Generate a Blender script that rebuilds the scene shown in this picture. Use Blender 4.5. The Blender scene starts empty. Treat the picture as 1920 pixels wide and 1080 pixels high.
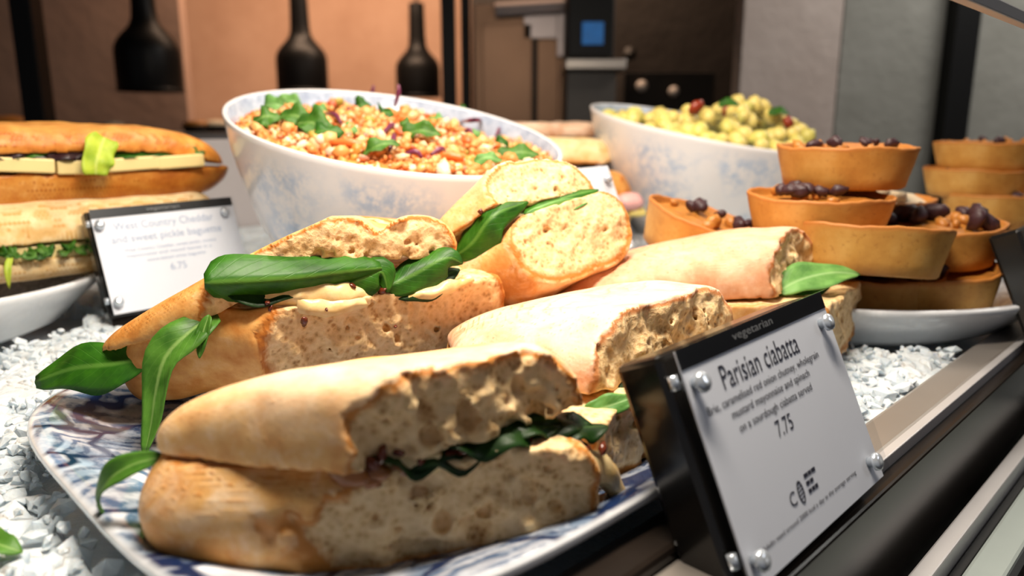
import bpy, bmesh, math, random
import numpy as np
from mathutils import Vector, Matrix, noise as mnoise

S = bpy.context.scene
COL = S.collection
random.seed(7)
RNG = np.random.default_rng(7)

# ------------------------------------------------------------------ camera, world, light, exposure
FPX = 1400.0
PITCH = math.radians(12.0)
CAMZ = 0.155                      # the lens is 15 cm above the crushed ice
cam = bpy.data.cameras.new('camera')
cam.sensor_width = 36.0
cam.lens = FPX / 1920 * 36
cam.clip_start = 0.01
cam.clip_end = 50
cam.dof.use_dof = True
cam.dof.focus_distance = 0.37
cam.dof.aperture_fstop = 6.4
camo = bpy.data.objects.new('camera', cam)
COL.objects.link(camo)
camo.location = (0, 0, CAMZ)
camo.rotation_euler = (math.pi / 2 - PITCH, 0, 0)
S.camera = camo

W = bpy.data.worlds.new('world')
S.world = W
W.use_nodes = True
W.node_tree.nodes['Background'].inputs[0].default_value = (0.92, 0.92, 1.0, 1)
W.node_tree.nodes['Background'].inputs[1].default_value = 0.12


def area(name, loc, target, sx, sy, power, col, spread=180):
    l = bpy.data.lights.new(name, 'AREA')
    l.shape = 'RECTANGLE'
    l.size = sx
    l.size_y = sy
    l.energy = power
    l.color = col
    l.spread = math.radians(spread)
    o = bpy.data.objects.new(name, l)
    COL.objects.link(o)
    o.location = loc
    d = Vector(target) - Vector(loc)
    q = d.to_track_quat('-Z', 'Y')
    o.rotation_euler = q.to_euler()
    return o


KEY = area('case_strip_light', (0.0, 0.292, 0.52), (-0.02, 0.34, 0.0), 0.22, 0.07, 4.4, (1.0, 0.88, 0.74))
area('case_strip_light_rear', (0.0, 0.68, 0.60), (0.05, 0.85, 0.05), 0.5, 0.08, 3.2, (1.0, 0.86, 0.70))
area('shop_fill_light', (2.1, 0.15, 1.38), (0.2, 0.6, 0.0), 0.9, 0.5, 3.6, (0.95, 0.95, 1.0))  # unseen fill added from the shop side, placed to brighten the near ticket
area('kitchen_light', (-0.3, 2.9, 1.35), (-0.4, 4.2, 0.35), 1.6, 0.4, 44.0, (1.0, 0.66, 0.44))
area('kitchen_ceiling_light', (1.6, 1.5, 1.45), (1.7, 2.4, 0.2), 0.9, 0.4, 20.0, (1.0, 0.94, 0.86))

S.view_settings.view_transform = 'Standard'
S.view_settings.look = 'None'
S.view_settings.gamma = 1.0
S.view_settings.use_curve_mapping = False
S.view_settings.exposure = 0.5
S.cycles.max_bounces = 8
S.cycles.transparent_max_bounces = 12
S.cycles.caustics_reflective = False
S.cycles.caustics_refractive = False
S.cycles.use_denoising = True

# ------------------------------------------------------------------ measuring helpers (photo pixels to metres in the place)
CT, ST = math.cos(PITCH), math.sin(PITCH)


def ray(px, py):
    x = (px - 960) / FPX
    v = (540 - py) / FPX
    return np.array([x, CT + v * ST, -ST + v * CT])


def P(px, py, Y):
    d = ray(px, py)
    return np.array([0, 0, CAMZ]) + d * (Y / d[1])


def G(px, py, z):
    d = ray(px, py)
    return np.array([0, 0, CAMZ]) + d * ((z - CAMZ) / d[2])


# ------------------------------------------------------------------ materials
def sr(r, g, b):
    f = lambda c: ((c / 255) / 12.92 if c / 255 <= 0.04045 else ((c / 255 + 0.055) / 1.055) ** 2.4)
    return (f(r), f(g), f(b), 1)


class NT:
    def __init__(s, name):
        s.m = bpy.data.materials.new(name)
        s.m.use_nodes = True
        s.t = s.m.node_tree
        s.b = s.t.nodes['Principled BSDF']
        s.out = s.t.nodes['Material Output']

    def n(s, typ, **kw):
        nd = s.t.nodes.new(typ)
        for k, v in kw.items():
            if k in nd.inputs:
                s.set(nd, k, v)
            else:
                setattr(nd, k, v)
        return nd

    def set(s, nd, key, v):
        i = nd.inputs[key]
        if isinstance(v, bpy.types.NodeSocket):
            s.t.links.new(v, i)
        else:
            i.default_value = v

    def bs(s, **kw):
        for k, v in kw.items():
            s.set(s.b, k.replace('_', ' '), v)

    def pos(s):
        return s.n('ShaderNodeTexCoord').outputs['Object']

    def noise(s, scale, detail=3, rough=0.5, vec=None, dist=0.0):
        nd = s.n('ShaderNodeTexNoise')
        nd.inputs['Scale'].default_value = scale
        nd.inputs['Detail'].default_value = detail
        nd.inputs['Roughness'].default_value = rough
        nd.inputs['Distortion'].default_value = dist
        s.t.links.new(vec or s.pos(), nd.inputs['Vector'])
        return nd.outputs['Fac']

    def vor(s, scale, feature='F1', out='Distance', vec=None, rnd=1.0):
        nd = s.n('ShaderNodeTexVoronoi')
        nd.feature = feature
        nd.inputs['Scale'].default_value = scale
        nd.inputs['Randomness'].default_value = rnd
        s.t.links.new(vec or s.pos(), nd.inputs['Vector'])
        return nd.outputs[out]

    def ramp(s, fac, stops):
        nd = s.n('ShaderNodeValToRGB')
        e = nd.color_ramp.elements
        while len(e) < len(stops):
            e.new(0.5)
        for el, (p, c) in zip(e, stops):
            el.position = p
            el.color = c if len(c) == 4 else (*c, 1)
        s.t.links.new(fac, nd.inputs[0])
        return nd.outputs[0]

    def mix(s, fac, a, b):
        nd = s.n('ShaderNodeMix')
        nd.data_type = 'RGBA'
        for key, v in ((0, fac), (6, a), (7, b)):
            if isinstance(v, bpy.types.NodeSocket):
                s.t.links.new(v, nd.inputs[key])
            else:
                nd.inputs[key].default_value = v
        return nd.outputs[2]

    def math(s, op, a, b=None):
        nd = s.n('ShaderNodeMath')
        nd.operation = op
        for i, v in enumerate((a, b)):
            if v is None:
                continue
            if isinstance(v, bpy.types.NodeSocket):
                s.t.links.new(v, nd.inputs[i])
            else:
                nd.inputs[i].default_value = v
        return nd.outputs[0]

    def bump(s, h, strength=0.3, dist=0.002):
        nd = s.n('ShaderNodeBump')
        nd.inputs['Strength'].default_value = strength
        nd.inputs['Distance'].default_value = dist
        s.t.links.new(h, nd.inputs['Height'])
        s.t.links.new(nd.outputs[0], s.b.inputs['Normal'])

    def attr(s, name):
        return s.n('ShaderNodeAttribute', attribute_name=name).outputs['Fac']


W1 = (1, 1, 1, 1)
K0 = (0, 0, 0, 1)


def plain(name, col, rough=0.5, metal=0.0, vary=0.12, scale=40, bump=0.0, **kw):
    m = NT(name)
    c2 = tuple(min(1, c * (1 - vary)) for c in col[:3]) + (1,)
    n = m.noise(scale, 4)
    m.bs(Base_Color=m.mix(n, col, c2), Roughness=rough, Metallic=metal, **kw)
    if bump:
        m.bump(n, bump, 0.002)
    return m.m


def bread_mat(name, dark, mid, pale, floury, crumb=(0.74, 0.50, 0.24, 1), flour=0.5, rough=0.55):
    m = NT(name)
    n1 = m.noise(28, 5, 0.6)
    n2 = m.noise(110, 4, 0.65)
    f = m.math('ADD', m.math('MULTIPLY', n1, 0.7), m.math('MULTIPLY', n2, 0.3))
    crust = m.ramp(f, [(0.30, dark), (0.45, mid), (0.58, pale), (0.74, floury)])
    fl = m.ramp(m.noise(60, 6, 0.7, dist=0.6), [(0.50 - 0.25 * flour + 0.08, K0), (0.72 - 0.15 * flour, W1)])
    crust = m.mix(m.math('MULTIPLY', fl, flour), crust, floury)
    du = m.math('MULTIPLY', m.attr('dust'), m.ramp(m.noise(38, 6, 0.7, dist=1.0), [(0.28, (0.25, 0.25, 0.25, 1)), (0.62, W1)]))
    crust = m.mix(m.math('MULTIPLY', du, 0.45 + 0.6 * flour), crust, tuple(min(0.9, c * 1.06) for c in floury[:3]) + (1,))
    # the open crumb: pale webs with browner pores
    pv = m.vor(330)
    pn = m.noise(170, 5, 0.7)
    pores = m.math('ADD', m.math('MULTIPLY', pv, 0.30), m.math('ADD', m.math('MULTIPLY', pn, 0.62), m.math('MULTIPLY', m.noise(62, 3, 0.6), 0.34)))
    c2 = (crumb[0] * 0.58, crumb[1] * 0.42, crumb[2] * 0.27, 1)
    cr = m.ramp(pores, [(0.44, c2), (0.58, crumb), (0.76, (min(1, crumb[0] * 1.16), min(1, crumb[1] * 1.24), min(1, crumb[2] * 1.42), 1))])
    a = m.attr('crumb')
    rim = (mid[0] * 0.86, mid[1] * 0.72, mid[2] * 0.5, 1)
    c = m.mix(m.ramp(a, [(0.05, K0), (0.22, W1)]), crust, rim)
    c = m.mix(m.ramp(a, [(0.40, K0), (0.85, W1)]), c, cr)
    m.bs(Base_Color=c, Roughness=rough)
    m.b.inputs['Subsurface Weight'].default_value = 0.12
    m.b.inputs['Subsurface Radius'].default_value = (0.006, 0.003, 0.0015)
    m.b.inputs['Subsurface Scale'].default_value = 1.0
    m.b.inputs['Specular IOR Level'].default_value = 0.35
    h = m.math('ADD', m.math('MULTIPLY', m.math('MULTIPLY', pores, a), 1.2), m.math('MULTIPLY', n2, 0.35))
    m.bump(h, 0.75, 0.0016)
    return m.m


M = {}
M['ciabatta'] = bread_mat('ciabatta_bread', (0.46, 0.18, 0.035, 1), (0.62, 0.28, 0.07, 1), (0.74, 0.42, 0.15, 1), (0.88, 0.70, 0.50, 1), flour=0.42)
M['ciabatta_brown'] = bread_mat('ciabatta_bread_browned', (0.40, 0.13, 0.02, 1), (0.58, 0.23, 0.045, 1), (0.74, 0.38, 0.11, 1), (0.86, 0.60, 0.32, 1), flour=0.15)
M['ciabatta_floury'] = bread_mat('ciabatta_bread_floury', (0.50, 0.19, 0.07, 1), (0.66, 0.31, 0.15, 1), (0.76, 0.44, 0.26, 1), (0.84, 0.64, 0.48, 1), flour=0.6)
M['ciabatta_pink_shaded'] = bread_mat('ciabatta_bread_pinkish_shaded', (0.44, 0.15, 0.05, 1), (0.58, 0.25, 0.11, 1), (0.68, 0.36, 0.19, 1), (0.80, 0.58, 0.42, 1), flour=0.32)  # pinkish crust with less flour, also darkened for shade on the far right half
M['baguette'] = bread_mat('baguette_bread', (0.38, 0.10, 0.012, 1), (0.56, 0.19, 0.025, 1), (0.68, 0.29, 0.05, 1), (0.82, 0.48, 0.16, 1), flour=0.08, rough=0.4)
M['baguette_pale'] = bread_mat('baguette_bread_pale', (0.60, 0.30, 0.08, 1), (0.76, 0.48, 0.18, 1), (0.86, 0.64, 0.34, 1), (0.90, 0.74, 0.48, 1), flour=0.3, rough=0.5)


def leaf_mat(name, dark, mid, pale):
    m = NT(name)
    uv = m.n('ShaderNodeTexCoord').outputs['UV']
    sep = m.n('ShaderNodeSeparateXYZ')
    m.t.links.new(uv, sep.inputs[0])
    mid_d = m.math('ABSOLUTE', m.math('SUBTRACT', sep.outputs[0], 0.5))
    rib = m.ramp(mid_d, [(0.02, W1), (0.07, K0)])
    wv = m.math('SINE', m.math('MULTIPLY', m.math('ADD', sep.outputs[1], m.math('MULTIPLY', mid_d, -0.55)), 62.0))
    vein = m.ramp(wv, [(0.90, K0), (1.0, (0.5, 0.5, 0.5, 1))])
    n = m.noise(70, 4, 0.6)
    base = m.ramp(n, [(0.32, dark), (0.66, mid)])
    c = m.mix(m.math('MULTIPLY', vein, 0.14), base, pale)
    c = m.mix(m.math('MULTIPLY', rib, 0.45), c, pale)
    m.bs(Base_Color=c, Roughness=0.46)
    m.b.inputs['Specular IOR Level'].default_value = 0.30
    tr = m.n('ShaderNodeBsdfTranslucent')
    m.t.links.new(m.mix(0.5, c, pale), tr.inputs[0])
    mx = m.n('ShaderNodeMixShader')
    mx.inputs[0].default_value = 0.16
    m.t.links.new(m.b.outputs[0], mx.inputs[1])
    m.t.links.new(tr.outputs[0], mx.inputs[2])
    m.t.links.new(mx.outputs[0], m.out.inputs[0])
    m.bump(m.math('ADD', m.math('MULTIPLY', vein, -0.5), n), 0.35, 0.001)
    return m.m


M['spinach'] = leaf_mat('spinach_leaf', (0.012, 0.070, 0.004, 1), (0.040, 0.165, 0.008, 1), (0.17, 0.36, 0.06, 1))
M['spinach_shaded'] = leaf_mat('spinach_leaf_shaded', (0.004, 0.018, 0.002, 1), (0.011, 0.046, 0.004, 1), (0.05, 0.13, 0.02, 1))  # spinach darkened in colour for leaves in the shade of the gaps
M['spinach_pale'] = leaf_mat('spinach_leaf_pale', (0.09, 0.25, 0.05, 1), (0.20, 0.42, 0.11, 1), (0.45, 0.66, 0.30, 1))
M['lettuce'] = leaf_mat('lettuce_leaf', (0.28, 0.45, 0.02, 1), (0.55, 0.66, 0.06, 1), (0.75, 0.80, 0.25, 1))
M['rocket'] = leaf_mat('rocket_leaf', (0.03, 0.11, 0.008, 1), (0.10, 0.26, 0.03, 1), (0.35, 0.52, 0.16, 1))


def brie_mat():
    m = NT('brie_cheese')
    n = m.noise(90, 4)
    m.bs(Base_Color=m.ramp(n, [(0.3, (0.72, 0.46, 0.16, 1)), (0.6, (0.84, 0.66, 0.34, 1))]), Roughness=0.35)
    m.b.inputs['Subsurface Weight'].default_value = 0.2
    m.b.inputs['Subsurface Radius'].default_value = (0.008, 0.005, 0.002)
    m.bump(n, 0.4, 0.002)
    return m.m


M['brie'] = brie_mat()
M['cheddar'] = plain('cheddar_slice', (0.86, 0.68, 0.30, 1), 0.45, vary=0.08)
M['chutney'] = plain('caramel_chutney', (0.36, 0.12, 0.025, 1), 0.3, vary=0.5, scale=90, bump=0.4)
M['onion'] = plain('caramelised_onion', (0.16, 0.030, 0.012, 1), 0.25, vary=0.5, scale=120)
M['salad_purple'] = plain('red_leaf', (0.035, 0.010, 0.014, 1), 0.4, vary=0.5)


def china_mat(name, scale, strength=1.0):
    """white glazed china with a blue transfer print of feathery leaves"""
    m = NT(name)
    p = m.pos()
    nd = m.n('ShaderNodeTexNoise')
    nd.inputs['Scale'].default_value = scale * 0.8
    nd.inputs['Detail'].default_value = 3.0
    m.t.links.new(p, nd.inputs['Vector'])
    off = m.n('ShaderNodeVectorMath', operation='SCALE')
    m.t.links.new(nd.outputs['Color'], off.inputs[0])
    off.inputs['Scale'].default_value = 1.5 / scale
    add = m.n('ShaderNodeVectorMath', operation='ADD')
    m.t.links.new(p, add.inputs[0])
    m.t.links.new(off.outputs[0], add.inputs[1])
    v = add.outputs[0]
    vn = m.n('ShaderNodeTexVoronoi')
    vn.inputs['Scale'].default_value = scale
    m.t.links.new(v, vn.inputs['Vector'])
    loc = m.n('ShaderNodeVectorMath', operation='SUBTRACT')
    m.t.links.new(v, loc.inputs[0])
    m.t.links.new(vn.outputs['Position'], loc.inputs[1])
    sl = m.n('ShaderNodeSeparateXYZ')
    m.t.links.new(loc.outputs[0], sl.inputs[0])
    sc_ = m.n('ShaderNodeSeparateColor')
    m.t.links.new(vn.outputs['Color'], sc_.inputs[0])
    ang = m.math('MULTIPLY', sc_.outputs[0], 6.28)
    ca, sa = m.math('COSINE', ang), m.math('SINE', ang)
    la = m.math('ADD', m.math('MULTIPLY', sl.outputs[0], ca), m.math('MULTIPLY', sl.outputs[1], sa))
    lb = m.math('SUBTRACT', m.math('MULTIPLY', sl.outputs[1], ca), m.math('MULTIPLY', sl.outputs[0], sa))
    # feathered leaf: chevron veins swept back from a midrib
    chev = m.math('SUBTRACT', lb, m.math('MULTIPLY', m.math('ABSOLUTE', la), 0.9))
    e = m.vor(scale, 'DISTANCE_TO_EDGE', vec=v)
    ringsv = m.math('SINE', m.math('MULTIPLY', chev, scale * 24.0))
    rings = m.ramp(m.math('ADD', m.math('MULTIPLY', ringsv, 0.5), 0.5), [(0.30, K0), (0.86, W1)])
    side = m.ramp(m.math('MULTIPLY', la, scale * 1.6), [(0.0, K0), (0.30, W1)])
    big = m.ramp(m.noise(scale * 0.8, 3), [(0.41, K0), (0.50, W1)])
    fine = m.ramp(m.noise(scale * 7, 3, 0.6), [(0.45, K0), (0.62, W1)])
    white = (0.78, 0.82, 0.88, 1)
    blue = (0.050, 0.15, 0.31, 1)
    lite = (0.22, 0.36, 0.52, 1)
    navy = (0.006, 0.018, 0.065, 1)
    c = m.mix(m.math('MULTIPLY', rings, 0.88), white, blue)
    c2 = m.mix(m.math('MULTIPLY', rings, 0.75), lite, navy)
    c = m.mix(m.math('MULTIPLY', side, 0.75), c, c2)
    c = m.mix(m.math('MULTIPLY', big, 0.60), c, navy)
    c = m.mix(m.math('MULTIPLY', fine, 0.30), c, white)
    edge = m.ramp(e, [(0.02, W1), (0.07, K0)])
    c = m.mix(edge, c, navy)
    a = m.attr('print')
    c = m.mix(m.math('MULTIPLY', a, strength), (0.80, 0.82, 0.84, 1), c)
    m.bs(Base_Color=c, Roughness=0.12)
    m.b.inputs['Coat Weight'].default_value = 0.3
    return m.m


M['china'] = china_mat('blue_printed_china', 20)
M['china_small'] = china_mat('blue_printed_china_small', 34, 0.55)


def bowl_mat():
    m = NT('pale_blue_printed_bowl')
    clump = m.ramp(m.noise(13, 2, 0.4), [(0.46, K0), (0.60, W1)])
    tex = m.ramp(m.noise(75, 6, 0.75), [(0.44, K0), (0.58, W1)])
    a = m.attr('print')
    f = m.math('MULTIPLY', m.math('MULTIPLY', clump, tex), a)
    c = m.mix(m.math('MULTIPLY', f, 0.62), (0.82, 0.80, 0.80, 1), (0.25, 0.42, 0.66, 1))
    inn = m.attr('inside')
    wash = m.ramp(m.noise(45, 5, 0.7), [(0.32, (0.10, 0.19, 0.36, 1)), (0.62, (0.46, 0.56, 0.70, 1))])
    c = m.mix(m.math('MULTIPLY', inn, 0.8), c, wash)
    m.bs(Base_Color=c, Roughness=0.22)
    m.b.inputs['Coat Weight'].default_value = 0.2
    return m.m


M['bowl'] = bowl_mat()


def ice_mat():
    m = NT('crushed_ice')
    n = m.noise(60, 5, 0.6)
    m.bs(Base_Color=m.ramp(n, [(0.3, (0.60, 0.68, 0.74, 1)), (0.7, (0.79, 0.84, 0.87, 1))]), Roughness=0.16, IOR=1.31)
    m.b.inputs['Transmission Weight'].default_value = 0.12
    m.b.inputs['Subsurface Weight'].default_value = 0.88
    m.b.inputs['Subsurface Radius'].default_value = (0.016, 0.019, 0.022)
    m.bump(m.noise(160, 4, 0.6), 0.4, 0.003)
    return m.m


M['ice'] = ice_mat()


def tart_mat():
    m = NT('shortcrust_pastry')
    n1 = m.noise(40, 5, 0.6)
    n2 = m.noise(300, 4, 0.6)
    c = m.ramp(n1, [(0.30, (0.44, 0.19, 0.030, 1)), (0.52, (0.56, 0.28, 0.055, 1)), (0.72, (0.64, 0.36, 0.095, 1))])
    sp = m.ramp(n2, [(0.30, W1), (0.42, K0)])
    c = m.mix(m.math('MULTIPLY', sp, 0.45), c, (0.30, 0.11, 0.02, 1))
    c = m.mix(m.math('MULTIPLY', m.attr('rim'), 0.75), c, (0.42, 0.13, 0.018, 1))
    m.bs(Base_Color=c, Roughness=0.62)
    m.bump(n2, 0.25, 0.0006)
    return m.m


M['tart'] = tart_mat()
M['filling'] = plain('roasted_squash_filling', (0.62, 0.24, 0.04, 1), 0.4, vary=0.55, scale=110, bump=0.6)
M['filling_pale'] = plain('crumbly_pale_filling', (0.82, 0.66, 0.44, 1), 0.6, vary=0.3, scale=110, bump=0.6)
M['berry'] = plain('dried_cranberry', (0.055, 0.016, 0.022, 1), 0.5, vary=0.6, scale=160, bump=0.5)
M['acrylic_black'] = plain('black_acrylic', (0.010, 0.009, 0.008, 1), 0.16, vary=0.3)
M['black_print'] = plain('black_card_band', (0.006, 0.006, 0.007, 1), 0.35, vary=0.2)
M['paper'] = plain('white_card', (0.86, 0.87, 0.92, 1), 0.6, vary=0.02)
M['ink'] = plain('black_ink', (0.03, 0.03, 0.05, 1), 0.6)
M['ink_pale'] = plain('grey_blue_ink', (0.42, 0.50, 0.66, 1), 0.6)
M['ink_white'] = plain('pale_grey_ink', (0.22, 0.22, 0.22, 1), 0.6)
M['stud'] = plain('pale_polished_stud', (0.62, 0.68, 0.75, 1), 0.12, 0.6, vary=0.05)
M['chrome'] = plain('polished_steel', (0.80, 0.82, 0.86, 1), 0.10, 1.0, vary=0.05)
M['steel'] = plain('brushed_steel', (0.52, 0.47, 0.42, 1), 0.36, 0.75, vary=0.15, scale=25)
M['rail_steel'] = plain('pale_aluminium_rail', (0.70, 0.68, 0.68, 1), 0.34, 0.5, vary=0.08)
M['rail_green'] = plain('greenish_aluminium_sill', (0.42, 0.48, 0.46, 1), 0.35, 0.4, vary=0.12)
M['case_dark'] = plain('dark_case_front', (0.018, 0.013, 0.010, 1), 0.22, vary=0.3, Specular_IOR_Level=0.3)
M['rubber'] = plain('black_rubber_seal', (0.008, 0.008, 0.008, 1), 0.6)
M['lamp_black'] = plain('black_enamel', (0.006, 0.006, 0.006, 1), 0.42, vary=0.2, Specular_IOR_Level=0.18)


def acrylic_clear():
    m = NT('clear_acrylic')
    m.t.nodes.remove(m.b)
    t = m.n('ShaderNodeBsdfTransparent')
    t.inputs[0].default_value = (0.96, 0.97, 0.98, 1)
    g = m.n('ShaderNodeBsdfGlossy')
    g.inputs['Roughness'].default_value = 0.06
    fr = m.n('ShaderNodeFresnel')
    fr.inputs['IOR'].default_value = 1.30
    mx = m.n('ShaderNodeMixShader')
    front = m.math('SUBTRACT', 1.0, m.n('ShaderNodeNewGeometry').outputs['Backfacing'])
    m.t.links.new(m.math('MULTIPLY', fr.outputs[0], front), mx.inputs[0])
    m.t.links.new(t.outputs[0], mx.inputs[1])
    m.t.links.new(g.outputs[0], mx.inputs[2])
    m.t.links.new(mx.outputs[0], m.out.inputs[0])
    return m.m


M['acrylic'] = acrylic_clear()


def emit(name, col, st):
    m = NT(name)
    m.bs(Base_Color=(0.02, 0.02, 0.02, 1), Emission_Color=m.mix(m.noise(60, 2), col, tuple(c * 0.6 for c in col[:3]) + (1,)), Emission_Strength=st)
    return m.m


M['screen'] = emit('blue_screen', (0.0, 0.12, 0.36, 1), 0.5)
M['heat_bulb'] = emit('warm_bulb', (1.0, 0.45, 0.15, 1), 2.0)


def wall_mat(name, a, b, scale=9, rough=0.8, bump=0.25):
    m = NT(name)
    n = m.noise(scale, 6, 0.65)
    m.bs(Base_Color=m.ramp(n, [(0.3, a), (0.7, b)]), Roughness=rough)
    m.bump(m.noise(scale * 3, 5, 0.6), bump, 0.02)
    return m.m


M['wall_clay'] = wall_mat('clay_plaster', (0.50, 0.30, 0.20, 1), (0.62, 0.40, 0.28, 1), 3)
M['wall_brown'] = wall_mat('dark_brown_panel', (0.30, 0.19, 0.14, 1), (0.35, 0.23, 0.17, 1), 2)
M['wall_dark'] = wall_mat('dark_recess', (0.022, 0.016, 0.012, 1), (0.03, 0.024, 0.02, 1), 3)
M['panel_grey'] = wall_mat('warm_grey_fabric', (0.34, 0.28, 0.25, 1), (0.40, 0.34, 0.31, 1), 6)
M['panel_green'] = wall_mat('cool_grey_fabric', (0.17, 0.17, 0.15, 1), (0.21, 0.21, 0.19, 1), 6)
M['floor'] = wall_mat('brown_floor_tile', (0.10, 0.08, 0.07, 1), (0.14, 0.11, 0.09, 1), 5, 0.4)
M['ceiling'] = wall_mat('dark_ceiling', (0.05, 0.045, 0.04, 1), (0.07, 0.06, 0.05, 1), 4)
M['oven_brown'] = plain('bronze_oven_door', (0.30, 0.17, 0.10, 1), 0.38, 0.6, vary=0.3, scale=8)
M['oven_steel'] = plain('oven_steel', (0.46, 0.40, 0.39, 1), 0.38, 1.0, vary=0.3, scale=6)
M['oven_dark'] = plain('dark_oven_enamel', (0.020, 0.016, 0.013, 1), 0.6)

# ------------------------------------------------------------------ object helpers


def props(o, label=None, cat=None, group=None, kind=None):
    if label:
        o['label'] = label
    if cat:
        o['category'] = cat
    if group:
        o['group'] = group
    if kind:
        o['kind'] = kind
    return o


def thing(name, loc, label, cat, group=None):
    o = bpy.data.objects.new(name, None)
    o.empty_display_size = 0.02
    COL.objects.link(o)
    o.location = loc
    return props(o, label, cat, group)


def origin_of(o):
    v = Vector((0, 0, 0))
    while o is not None:
        v += o.location
        o = o.parent
    return np.array(v)


def add(name, V, F, mat, parent=None, smooth=True, base=None, attrs=None, uv=None):
    """one mesh object; V in place coordinates; its own origin is the parent's, or base"""
    V = np.asarray(V, float).reshape(-1, 3)
    if parent is not None:
        o0 = origin_of(parent)
        loc = np.zeros(3)
    else:
        if base is None:
            base = np.array([(V[:, 0].min() + V[:, 0].max()) / 2, (V[:, 1].min() + V[:, 1].max()) / 2, V[:, 2].min()])
        o0 = np.array(base, float)
        loc = o0
    me = bpy.data.meshes.new(name)
    me.from_pydata((V - o0).tolist(), [], [list(map(int, f)) for f in F] if not isinstance(F, np.ndarray) else F.tolist())
    if smooth:
        me.polygons.foreach_set('use_smooth', np.ones(len(me.polygons), bool))
    if attrs:
        for k, a in attrs.items():
            at = me.attributes.new(k, 'FLOAT', 'POINT')
            at.data.foreach_set('value', np.asarray(a, np.float32))
    if uv is not None:
        ul = me.uv_layers.new(name='UVMap')
        li = np.zeros(len(me.loops), np.int32)
        me.loops.foreach_get('vertex_index', li)
        ul.data.foreach_set('uv', np.asarray(uv, np.float32)[li].ravel())
    for mm in (mat if isinstance(mat, (list, tuple)) else [mat]):
        me.materials.append(mm)
    me.update()
    o = bpy.data.objects.new(name, me)
    COL.objects.link(o)
    o.location = loc
    o.parent = parent
    return o


def box_vf(c, ax, h):
    """box with centre c, axes ax (3 rows), half sizes h, edges chamfered"""
    c = np.asarray(c, float)
    ax = np.asarray(ax, float)
    bm = bmesh.new()
    bmesh.ops.create_cube(bm, size=2)
    for v in bm.verts:
        v.co = Vector((v.co.x * h[0], v.co.y * h[1], v.co.z * h[2]))
    bev = min(min(h) * 0.25, 0.003)
    bmesh.ops.bevel(bm, geom=list(bm.edges), offset=bev, segments=2, affect='EDGES', profile=0.5)
    V = np.array([v.co[:] for v in bm.verts])
    bm.verts.index_update()
    F = [[v.index for v in f.verts] for f in bm.faces]
    bm.free()
    return c + V @ ax, F


I3 = np.eye(3)


def box(name, c, h, mat, parent=None, ax=I3, **kw):
    V, F = box_vf(c, ax, h)
    return add(name, V, F, mat, parent, smooth=False, **kw)


def span(name, x0, x1, y0, y1, z0, z1, mat, parent=None, **kw):
    return box(name, ((x0 + x1) / 2, (y0 + y1) / 2, (z0 + z1) / 2), (abs(x1 - x0) / 2, abs(y1 - y0) / 2, abs(z1 - z0) / 2), mat, parent, **kw)


def ring_mesh(rings, close_first=True, close_last=True):
    """rings: list of (n,3) arrays -> lofted tube"""
    n = len(rings[0])
    V = np.concatenate(rings)
    F = []
    for i in range(len(rings) - 1):
        for j in range(n):
            k = (j + 1) % n
            F.append((i * n + j, i * n + k, (i + 1) * n + k, (i + 1) * n + j))
    if close_first:
        F.append(tuple(range(n - 1, -1, -1)))
    if close_last:
        b = (len(rings) - 1) * n
        F.append(tuple(range(b, b + n)))
    return V, F


def lathe(c, prof, n=48, R=I3, warp=None, sx=1.0, sy=1.0, ex=2.0):
    """profile [(r,z)..] turned about z; superellipse outline exponent ex"""
    t = np.arange(n) / n * 2 * np.pi
    ct, st = np.cos(t), np.sin(t)
    ux = np.sign(ct) * np.abs(ct) ** (2 / ex) * sx
    uy = np.sign(st) * np.abs(st) ** (2 / ex) * sy
    rings = []
    for r, z in prof:
        v = np.stack([ux * r, uy * r, np.full(n, z)], 1)
        if warp:
            v = warp(v)
        rings.append(np.asarray(c) + v @ np.asarray(R).T)
    return ring_mesh(rings)


def euler(rx, ry, rz):
    return np.array(Matrix.Rotation(rz, 3, 'Z') @ Matrix.Rotation(rx, 3, 'X') @ Matrix.Rotation(ry, 3, 'Y'))


def catmull(pts, n):
    pts = np.asarray(pts, float)
    if len(pts) == 2:
        return pts[0] + np.linspace(0, 1, n)[:, None] * (pts[1] - pts[0])
    p = np.concatenate([[2 * pts[0] - pts[1]], pts, [2 * pts[-1] - pts[-2]]])
    out = []
    m = len(pts) - 1
    for u in np.linspace(0, m - 1e-9, n):
        i = int(u)
        t = u - i
        a, b, c, d = p[i:i + 4]
        out.append(0.5 * (2 * b + (c - a) * t + (2 * a - 5 * b + 4 * c - d) * t ** 2 + (3 * b - a - 3 * c + d) * t ** 3))
    return np.array(out)


def tube(pts, r, n=10, k=8):
    p = catmull(pts, n)
    rr = np.full(n, r) if np.isscalar(r) else np.interp(np.linspace(0, 1, n), np.linspace(0, 1, len(r)), r)
    T = np.gradient(p, axis=0)
    T /= np.linalg.norm(T, axis=1)[:, None] + 1e-12
    up = np.array([0.13, 0.2, 1.0])
    A = np.cross(T, up)
    A /= np.linalg.norm(A, axis=1)[:, None] + 1e-12
    B = np.cross(A, T)
    th = np.arange(k) / k * 2 * np.pi
    rings = [p[i] + rr[i] * (np.cos(th)[:, None] * A[i] + np.sin(th)[:, None] * B[i]) for i in range(n)]
    return ring_mesh(rings)


def merge(parts):
    V, F, b = [], [], 0
    for v, f in parts:
        V.append(v)
        F += [[i + b for i in q] for q in f]
        b += len(v)
    return np.concatenate(V), F


# value noise on arrays
_tab = RNG.random(4096)


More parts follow.
